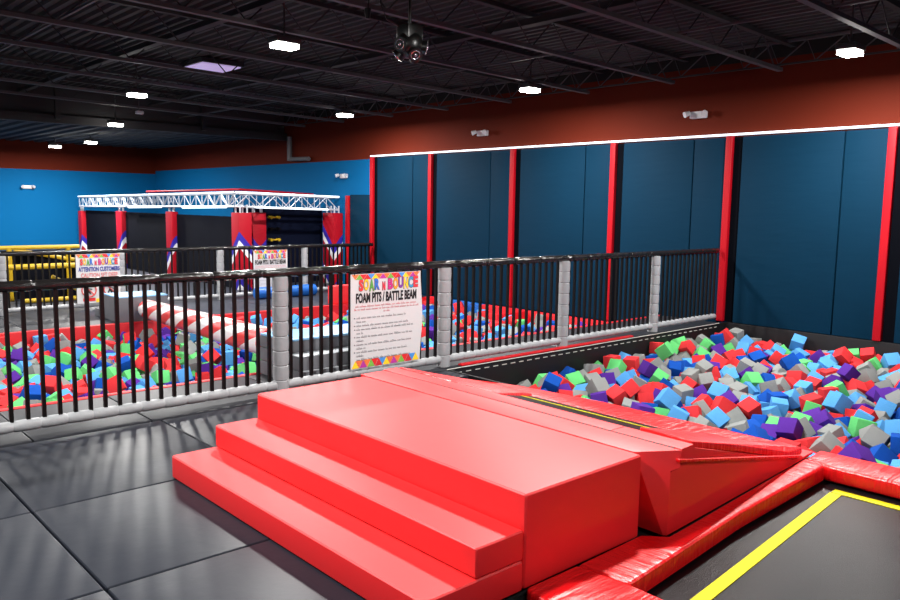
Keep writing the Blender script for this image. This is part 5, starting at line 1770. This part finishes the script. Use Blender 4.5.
('L',5,1,1562,8911,-477,253,20,-71,9999),
('L',5,1,1361,9467,-520,205,-49,-202,9999),
('L',1,1,2002,10322,-506,26,123,-144,9999),
('L',1,1,1002,8389,-486,177,-36,171,9999),
('L',1,2,9811,10227,-500,-142,-21,-149,9999),
('L',0,1,1397,8699,-534,-150,-10,-99,9999),
('L',0,1,1774,9046,-496,9,26,74,9999),
('L',0,0,3422,10426,-514,46,-131,244,9999),
('L',3,0,6583,9797,-465,112,-268,-77,9999),
('L',3,2,3667,8053,-453,-278,-10,71,9999),
('L',1,2,2148,8265,-469,162,19,-40,9999),
('L',5,1,2135,10916,-530,95,-86,278,9999),
('L',0,1,1204,8795,-520,10,-7,206,9999),
('L',1,1,1380,8489,-505,120,-212,-103,9999),
('L',2,0,8210,8526,-497,220,37,176,9999),
('L',0,0,4784,8302,-476,-52,-230,13,9999),
('L',5,1,2349,8307,-498,297,16,-62,9999),
('L',0,1,6477,10750,-523,239,75,8,9999),
('L',4,1,6800,9908,-478,171,-122,-50,9999),
('L',3,1,1570,9115,-533,-195,-130,50,9999),
('L',0,0,5497,11775,-470,110,170,40,9999),
('L',0,1,2194,10572,-448,204,-69,15,9999),
('L',2,0,4608,8349,-480,79,296,-55,9999),
('L',1,1,4885,8469,-476,78,-267,51,9999),
('L',0,1,3696,10038,-465,-110,86,-61,9999),
('L',1,2,1360,8921,-495,-172,164,-46,9999),
('L',1,2,4075,11938,-538,200,0,157,9999),
('L',0,2,9612,8941,-506,-170,-1,15,9999),
('L',0,1,6899,10776,-534,-51,-230,-50,9999),
('L',1,2,1004,11559,-433,-203,-119,43,9999),
('L',5,2,1234,9623,-480,98,-235,-101,9999),
('L',0,1,5252,10644,-531,-14,267,-122,9999),
('L',0,1,1883,10853,-517,46,0,-147,9999),
('L',5,1,1355,11020,-513,-157,-12,-150,9999),
('L',1,2,1935,11023,-499,161,-235,1,9999),
('L',1,1,1822,9677,-551,169,86,166,9999),
('L',2,1,1789,10067,-501,202,60,-178,9999),
('L',3,2,8219,8148,-505,-116,182,65,9999),
('L',0,0,1721,10837,-524,76,47,-301,9999),
('L',3,1,1831,10535,-472,224,24,62,9999),
('L',3,2,4427,8141,-517,302,1,-21,9999),
('L',2,0,3617,11757,-498,39,288,31,9999),
('L',4,1,1248,10149,-501,47,309,-40,9999),
('L',0,1,5769,11092,-485,61,35,252,9999),
('L',4,2,5924,10325,-484,102,-236,-131,9999),
('L',0,2,2275,7930,-489,19,79,121,9999),
('L',4,1,2989,8356,-520,19,-146,32,9999),
('L',0,1,6037,11377,-546,-147,-104,110,9999),
('L',0,1,4523,10149,-573,95,290,-48,9999),
('L',1,1,1976,10123,-516,311,25,-3,9999),
('L',4,0,8382,10353,-514,40,103,-5,9999),
('L',0,1,6581,11451,-468,-38,260,138,9999),
('L',3,2,7008,8874,-485,-153,23,45,9999),
('L',3,1,7319,10488,-519,-102,-56,-275,9999),
('L',0,2,3525,10141,-526,4,-94,277,9999),
('L',2,1,3391,11743,-496,-267,-1,135,9999),
('L',0,2,7974,10564,-464,15,-69,-154,9999),
('L',1,1,1943,11407,-490,-74,83,123,9999),
('L',3,0,1549,11430,-536,13,-62,61,9999),
('L',0,0,8036,8081,-514,-231,127,-65,9999),
('L',4,0,3170,8359,-534,-170,153,6,9999),
('L',1,2,5469,9324,-503,157,-277,22,9999),
('L',0,0,6941,9033,-521,41,165,-99,9999),
('L',0,2,9461,10232,-515,-303,6,-128,9999),
('L',4,1,5464,10621,-510,-289,-12,-159,9999),
('L',2,2,9703,8466,-516,-303,-11,-19,9999),
('L',3,2,1391,11388,-438,-34,-102,-224,9999),
('L',0,1,1802,9496,-516,-44,130,-203,9999),
('L',4,0,5643,10623,-501,-25,112,-158,9999),
('L',2,1,6342,10216,-517,162,-62,-1,9999),
('L',3,1,5878,11275,-491,83,38,-110,9999),
('L',3,0,2034,10482,-513,82,195,68,9999),
('L',1,0,1011,10451,-468,203,-64,184,9999),
('L',3,2,4318,11099,-504,-28,272,-168,9999),
('L',1,2,7450,9542,-568,276,-24,149,9999),
('L',5,2,5356,11907,-495,16,-192,130,9999),
('L',4,1,8433,9344,-511,93,97,-98,9999),
('L',0,2,6836,8494,-477,46,-249,21,9999),
('L',5,1,4131,11616,-568,-111,85,188,9999),
('L',3,2,9294,11479,-375,-45,157,-219,9999),
('L',1,2,1686,8056,-479,-196,-40,16,9999),
('L',4,1,1094,9102,-349,131,-310,26,9999),
('L',3,1,8106,10246,-347,-99,41,-263,9999),
('L',5,0,1359,11767,-463,-13,1,65,9999),
('L',4,1,6021,10161,-380,-63,4,-13,9999),
('L',5,1,4310,7827,-389,188,-87,110,9999),
('L',0,1,1780,9289,-501,-285,-46,-64,9999),
('L',4,0,8295,10649,-395,87,-37,-100,9999),
('L',5,2,2562,7785,-410,-177,-113,-163,9999),
('L',4,2,7723,9918,-404,-179,-90,-47,9999),
('L',2,1,2070,11415,-401,-252,66,-91,9999),
('L',0,0,9588,7855,-366,244,-149,71,9999),
('L',0,1,8916,11212,-396,-256,45,94,9999),
('L',1,0,8904,11486,-370,-4,-147,221,9999),
('L',1,1,8965,7870,-394,-305,-30,-39,9999),
('L',3,1,1107,8094,-360,-218,53,39,9999),
('L',0,1,7114,7932,-390,-75,57,90,9999),
('L',3,2,1509,8057,-499,-183,-34,176,9999),
('L',5,2,5108,9062,-514,118,-16,102,9999),
('L',2,1,1603,9832,-409,-68,-244,76,9999),
('L',0,2,1491,11645,-382,-45,4,105,9999),
('L',3,1,7145,9322,-496,179,17,205,9999),
('L',0,1,2589,11073,-502,54,121,101,9999),
('L',5,0,5761,11409,-518,-157,-202,68,9999),
('L',2,2,1476,9069,-352,-173,41,235,9999),
('L',3,1,6393,9627,-450,48,92,86,9999),
('L',5,1,9069,10980,-325,91,-33,304,9999),
('L',2,1,5774,11922,-357,198,200,28,9999),
('L',3,0,7615,8082,-495,247,4,34,9999),
('L',3,1,1614,11913,-391,-179,6,207,9999),
('L',0,2,1093,9707,-346,28,301,29,9999),
('L',3,0,7212,8995,-406,240,1,-189,9999),
('L',1,1,2305,11910,-336,207,-2,127,9999),
('L',3,1,7450,9718,-500,-230,-40,124,9999),
('L',3,1,7746,8627,-382,-179,8,-261,9999),
('L',0,1,4889,8254,-381,111,252,-52,9999),
('L',3,1,1286,11875,-335,284,-13,3,9999),
('L',1,1,5333,8849,-412,241,41,-153,9999),
('L',1,0,1622,9439,-486,181,-92,-39,9999),
('L',1,0,1168,8914,-387,201,-2,44,9999),
('L',1,0,2493,9602,-473,-51,65,-44,9999),
('L',3,2,7252,9523,-495,110,184,125,9999),
('L',0,2,1839,11547,-391,83,-312,-64,9999),
('L',3,1,1505,10543,-477,-215,1,-34,9999),
('L',0,1,7132,9920,-350,235,114,85,9999),
('L',1,2,5849,10530,-495,-133,-115,-17,9999),
('L',3,1,2026,10831,-391,28,270,119,9999),
('L',0,1,5325,11396,-470,93,50,-94,9999),
('L',1,2,8734,10843,-357,-103,-232,-14,9999),
('L',1,2,7977,10404,-362,29,298,16,9999),
('L',1,1,1641,10671,-514,48,-123,72,9999),
('L',4,1,9773,8074,-350,-12,-5,-19,9999),
('L',0,1,1047,11347,-321,12,86,-127,9999),
('L',1,0,8372,9463,-424,39,267,-24,9999),
('L',3,1,4076,7726,-427,-250,-28,-1,9999),
('L',2,1,1798,10963,-386,203,-208,-12,9999),
('L',4,1,2262,11377,-396,84,55,-298,9999),
('L',1,2,1261,8472,-343,-18,108,0,9999),
('L',3,2,6359,9280,-368,130,41,154,9999),
('L',3,2,1566,8337,-530,-90,-30,-18,9999),
('L',3,1,8527,10640,-361,194,-62,-183,9999),
('L',1,2,5756,9154,-375,-81,-76,34,9999),
('L',1,1,5479,11532,-496,239,-11,136,9999),
('L',1,1,9858,11933,-292,17,-84,295,9999),
('L',1,1,7047,8531,-372,-19,71,-121,9999),
('L',5,0,8749,10620,-398,-103,20,-177,9999),
('L',5,0,2283,11586,-406,-73,53,-246,9999),
('L',1,0,4674,8515,-425,119,56,-161,9999),
('L',5,1,8497,11597,-374,183,31,77,9999),
('L',5,0,1855,10185,-401,227,-90,-91,9999),
('L',3,1,8932,8592,-431,-114,-251,-18,9999),
('L',4,1,8926,9885,-358,87,-265,-32,9999),
('L',2,0,6675,10256,-423,98,-243,44,9999),
('L',1,0,6223,9941,-558,204,89,88,9999),
('L',0,2,1131,10399,-381,271,66,-125,9999),
('L',0,2,6967,8063,-482,-276,-32,-9,9999),
('L',3,0,1480,7901,-391,37,21,-307,9999),
('L',1,2,6846,8793,-510,-51,200,164,9999),
('L',3,0,6882,11737,-408,124,-5,-290,9999),
('L',4,2,7300,10262,-357,-62,39,223,9999),
('L',4,1,8403,7893,-419,-76,-18,-291,9999),
('L',3,0,1673,11096,-419,-139,82,61,9999),
('L',3,2,9736,7666,-346,-243,29,2,9999),
('L',2,1,1684,11335,-372,-90,-187,-68,9999),
('L',1,1,1401,9256,-443,-33,-210,-32,9999),
('L',2,2,9545,11919,-364,-64,118,-63,9999),
('L',3,1,1426,10124,-523,284,27,-50,9999),
('L',0,1,1370,8314,-482,-112,-7,298,9999),
('L',4,2,1159,11144,-504,122,310,-29,9999),
('L',0,1,3331,7884,-465,-258,-20,-14,9999),
('L',3,0,5798,9855,-397,-31,-287,-44,9999),
('L',0,0,6630,7632,-380,-71,49,-241,9999),
('L',1,1,1210,8285,-374,-157,44,36,9999),
('L',2,0,8469,10437,-375,-44,-85,292,9999),
('L',0,0,8746,11757,-405,88,92,122,9999),
('L',0,0,5337,10065,-489,158,115,168,9999),
('L',0,1,2150,10329,-411,-171,2,151,9999),
('L',0,2,1631,11602,-494,-106,22,-249,9999),
('L',1,1,9299,11925,-340,33,-89,281,9999),
('L',3,2,2015,10695,-490,-50,-51,122,9999),
('L',0,0,7620,10512,-369,-234,-57,110,9999),
('L',2,2,1038,11707,-303,56,-298,-40,9999),
('L',3,2,9168,7640,-362,32,209,-133,9999),
('L',0,0,8466,11385,-323,231,13,-92,9999),
('L',0,1,7941,11103,-457,-88,73,-164,9999),
('L',3,0,7998,11945,-482,310,-39,4,9999),
('L',1,1,8703,11928,-379,-155,-194,15,9999),
('L',1,1,2304,8140,-522,-217,113,-116,9999),
('L',2,1,992,11195,-512,-153,35,-174,9999),
('L',3,2,7991,10784,-357,-69,-120,25,9999),
('L',1,0,8358,10996,-384,-171,-78,35,9999),
('L',1,1,1658,7725,-418,-217,86,68,9999),
('L',1,0,4127,8441,-547,-74,-98,203,9999),
('L',3,1,5135,11215,-494,-22,231,117,9999),
('L',4,1,7975,11598,-510,112,228,87,9999),
('L',3,1,8245,11364,-353,-106,-288,-54,9999),
('L',3,0,6340,10746,-426,44,-103,-37,9999),
('L',2,1,2004,11696,-403,-120,-224,32,9999),
('L',0,0,9110,10768,-379,60,-84,-47,9999),
('L',0,2,4891,8801,-482,49,-120,171,9999),
('L',0,1,6065,11237,-424,280,26,-33,9999),
('L',4,1,6821,11905,-440,61,3,-112,9999),
('L',5,0,8711,10401,-339,8,61,-20,9999),
('L',3,2,1028,8638,-355,-66,-114,-97,9999),
('L',3,1,6356,10027,-483,68,37,116,9999),
('L',0,0,7210,7631,-389,162,38,-20,9999),
('L',3,2,2219,10821,-371,252,78,46,9999),
('L',0,0,5269,9021,-489,-42,55,74,9999),
('L',0,1,8966,11914,-417,-236,78,-96,9999),
('L',2,1,1016,9486,-353,156,131,100,9999),
('L',1,1,9465,11515,-380,86,157,-76,9999),
('L',1,2,9683,11677,-400,-166,73,134,9999),
('L',1,1,1043,11902,-349,-157,-89,-173,9999),
('L',3,0,7017,11920,-442,-84,-38,0,9999),
('L',3,1,7567,9500,-449,64,-233,90,9999),
('L',4,2,1551,8430,-367,-186,-78,-123,9999),
('L',3,2,4624,7954,-345,53,-134,117,9999),
('L',2,1,5317,9282,-416,-30,-84,52,9999),
('L',0,1,2221,11734,-324,-60,-250,-50,9999)]

REST = {'R': bmesh.new(), 'L': bmesh.new()}
def put(pit, ci, si, x, y, z, a, b, c, single):
    col = COLS[ci]; s = SIZES[si]
    if single:
        o = bpy.data.objects.new('foam_cube', cube_mesh(col, s)); COL.objects.link(o)
        o.location = (x, y, z); o.rotation_euler = (a, b, c)
        lab = '%s foam cube %s' % (col, zone(pit, x, y))
        for d, wd in zip(str(single), ('left', 'right', 'behind', 'in front')):
            if d == '9': continue
            add = ', %s %s' % (COLS[int(d)], wd)
            if len((lab+add).replace(',', '').split()) <= 16: lab += add
        tag(o, lab, 'foam cube', PN[pit])
        return o
    t = cube_mesh(col, s).copy(); t.transform(Matrix.Translation((x, y, z)) @ Euler((a, b, c)).to_matrix().to_4x4())
    H = REST[pit]; n0 = len(H.faces); H.from_mesh(t); bpy.data.meshes.remove(t)
    H.faces.ensure_lookup_table()
    for i in range(n0, len(H.faces)): H.faces[i].material_index = ci
CUBES = []
for i, (pit, ci, si, x, y, z, a, b, c, nb) in enumerate(DATA):
    CUBES.append(put(pit, ci, si, x/1000, y/1000, z/1000, a/100, b/100, c/100, '%04d' % nb if i < 300 else ''))
rnd = random.Random(9)
for (pt, x0, x1, y0, y1, z) in (('R', 5.5, 10.3, .3, 5.45, -.56), ('L', 1.0, 10.1, 6.9, 11.85, -.66)):
    x = x0
    while x < x1:
        y = y0
        while y < y1:
            if not (x > 9.3 and 9.1 < y < 9.95): put(pt, rnd.randrange(6), 1, x, y, z+rnd.uniform(-.05, .03), rnd.uniform(0, 6), rnd.uniform(0, 6), rnd.uniform(0, 6), False)
            y += .21
        x += .21
for k, lab in (('R', 'remaining foam cubes heaped in the right-hand pit, the deeper and smaller-showing ones'), ('L', 'remaining foam cubes heaped in the far pit, the deeper and smaller-showing ones')):
    me = bpy.data.meshes.new('foam_cube_heap'); REST[k].to_mesh(me); REST[k].free()
    for c in COLS: me.materials.append(M['foam_'+c])
    o = bpy.data.objects.new('foam_cube_heap', me); COL.objects.link(o)
    tag(o, lab, 'foam cubes', None, 'stuff')

# ------------------------------------------------------------------ look
w = bpy.data.worlds.new('world'); SC.world = w; w.use_nodes = True
w.node_tree.nodes['Background'].inputs['Color'].default_value = (.6, .7, 1, 1)
w.node_tree.nodes['Background'].inputs['Strength'].default_value = 0.02
vs = SC.view_settings
SC.display_settings.display_device = 'sRGB'
vs.view_transform = 'Standard'; vs.look = 'None'; vs.gamma = 1; vs.use_curve_mapping = False
vs.exposure = 1.2
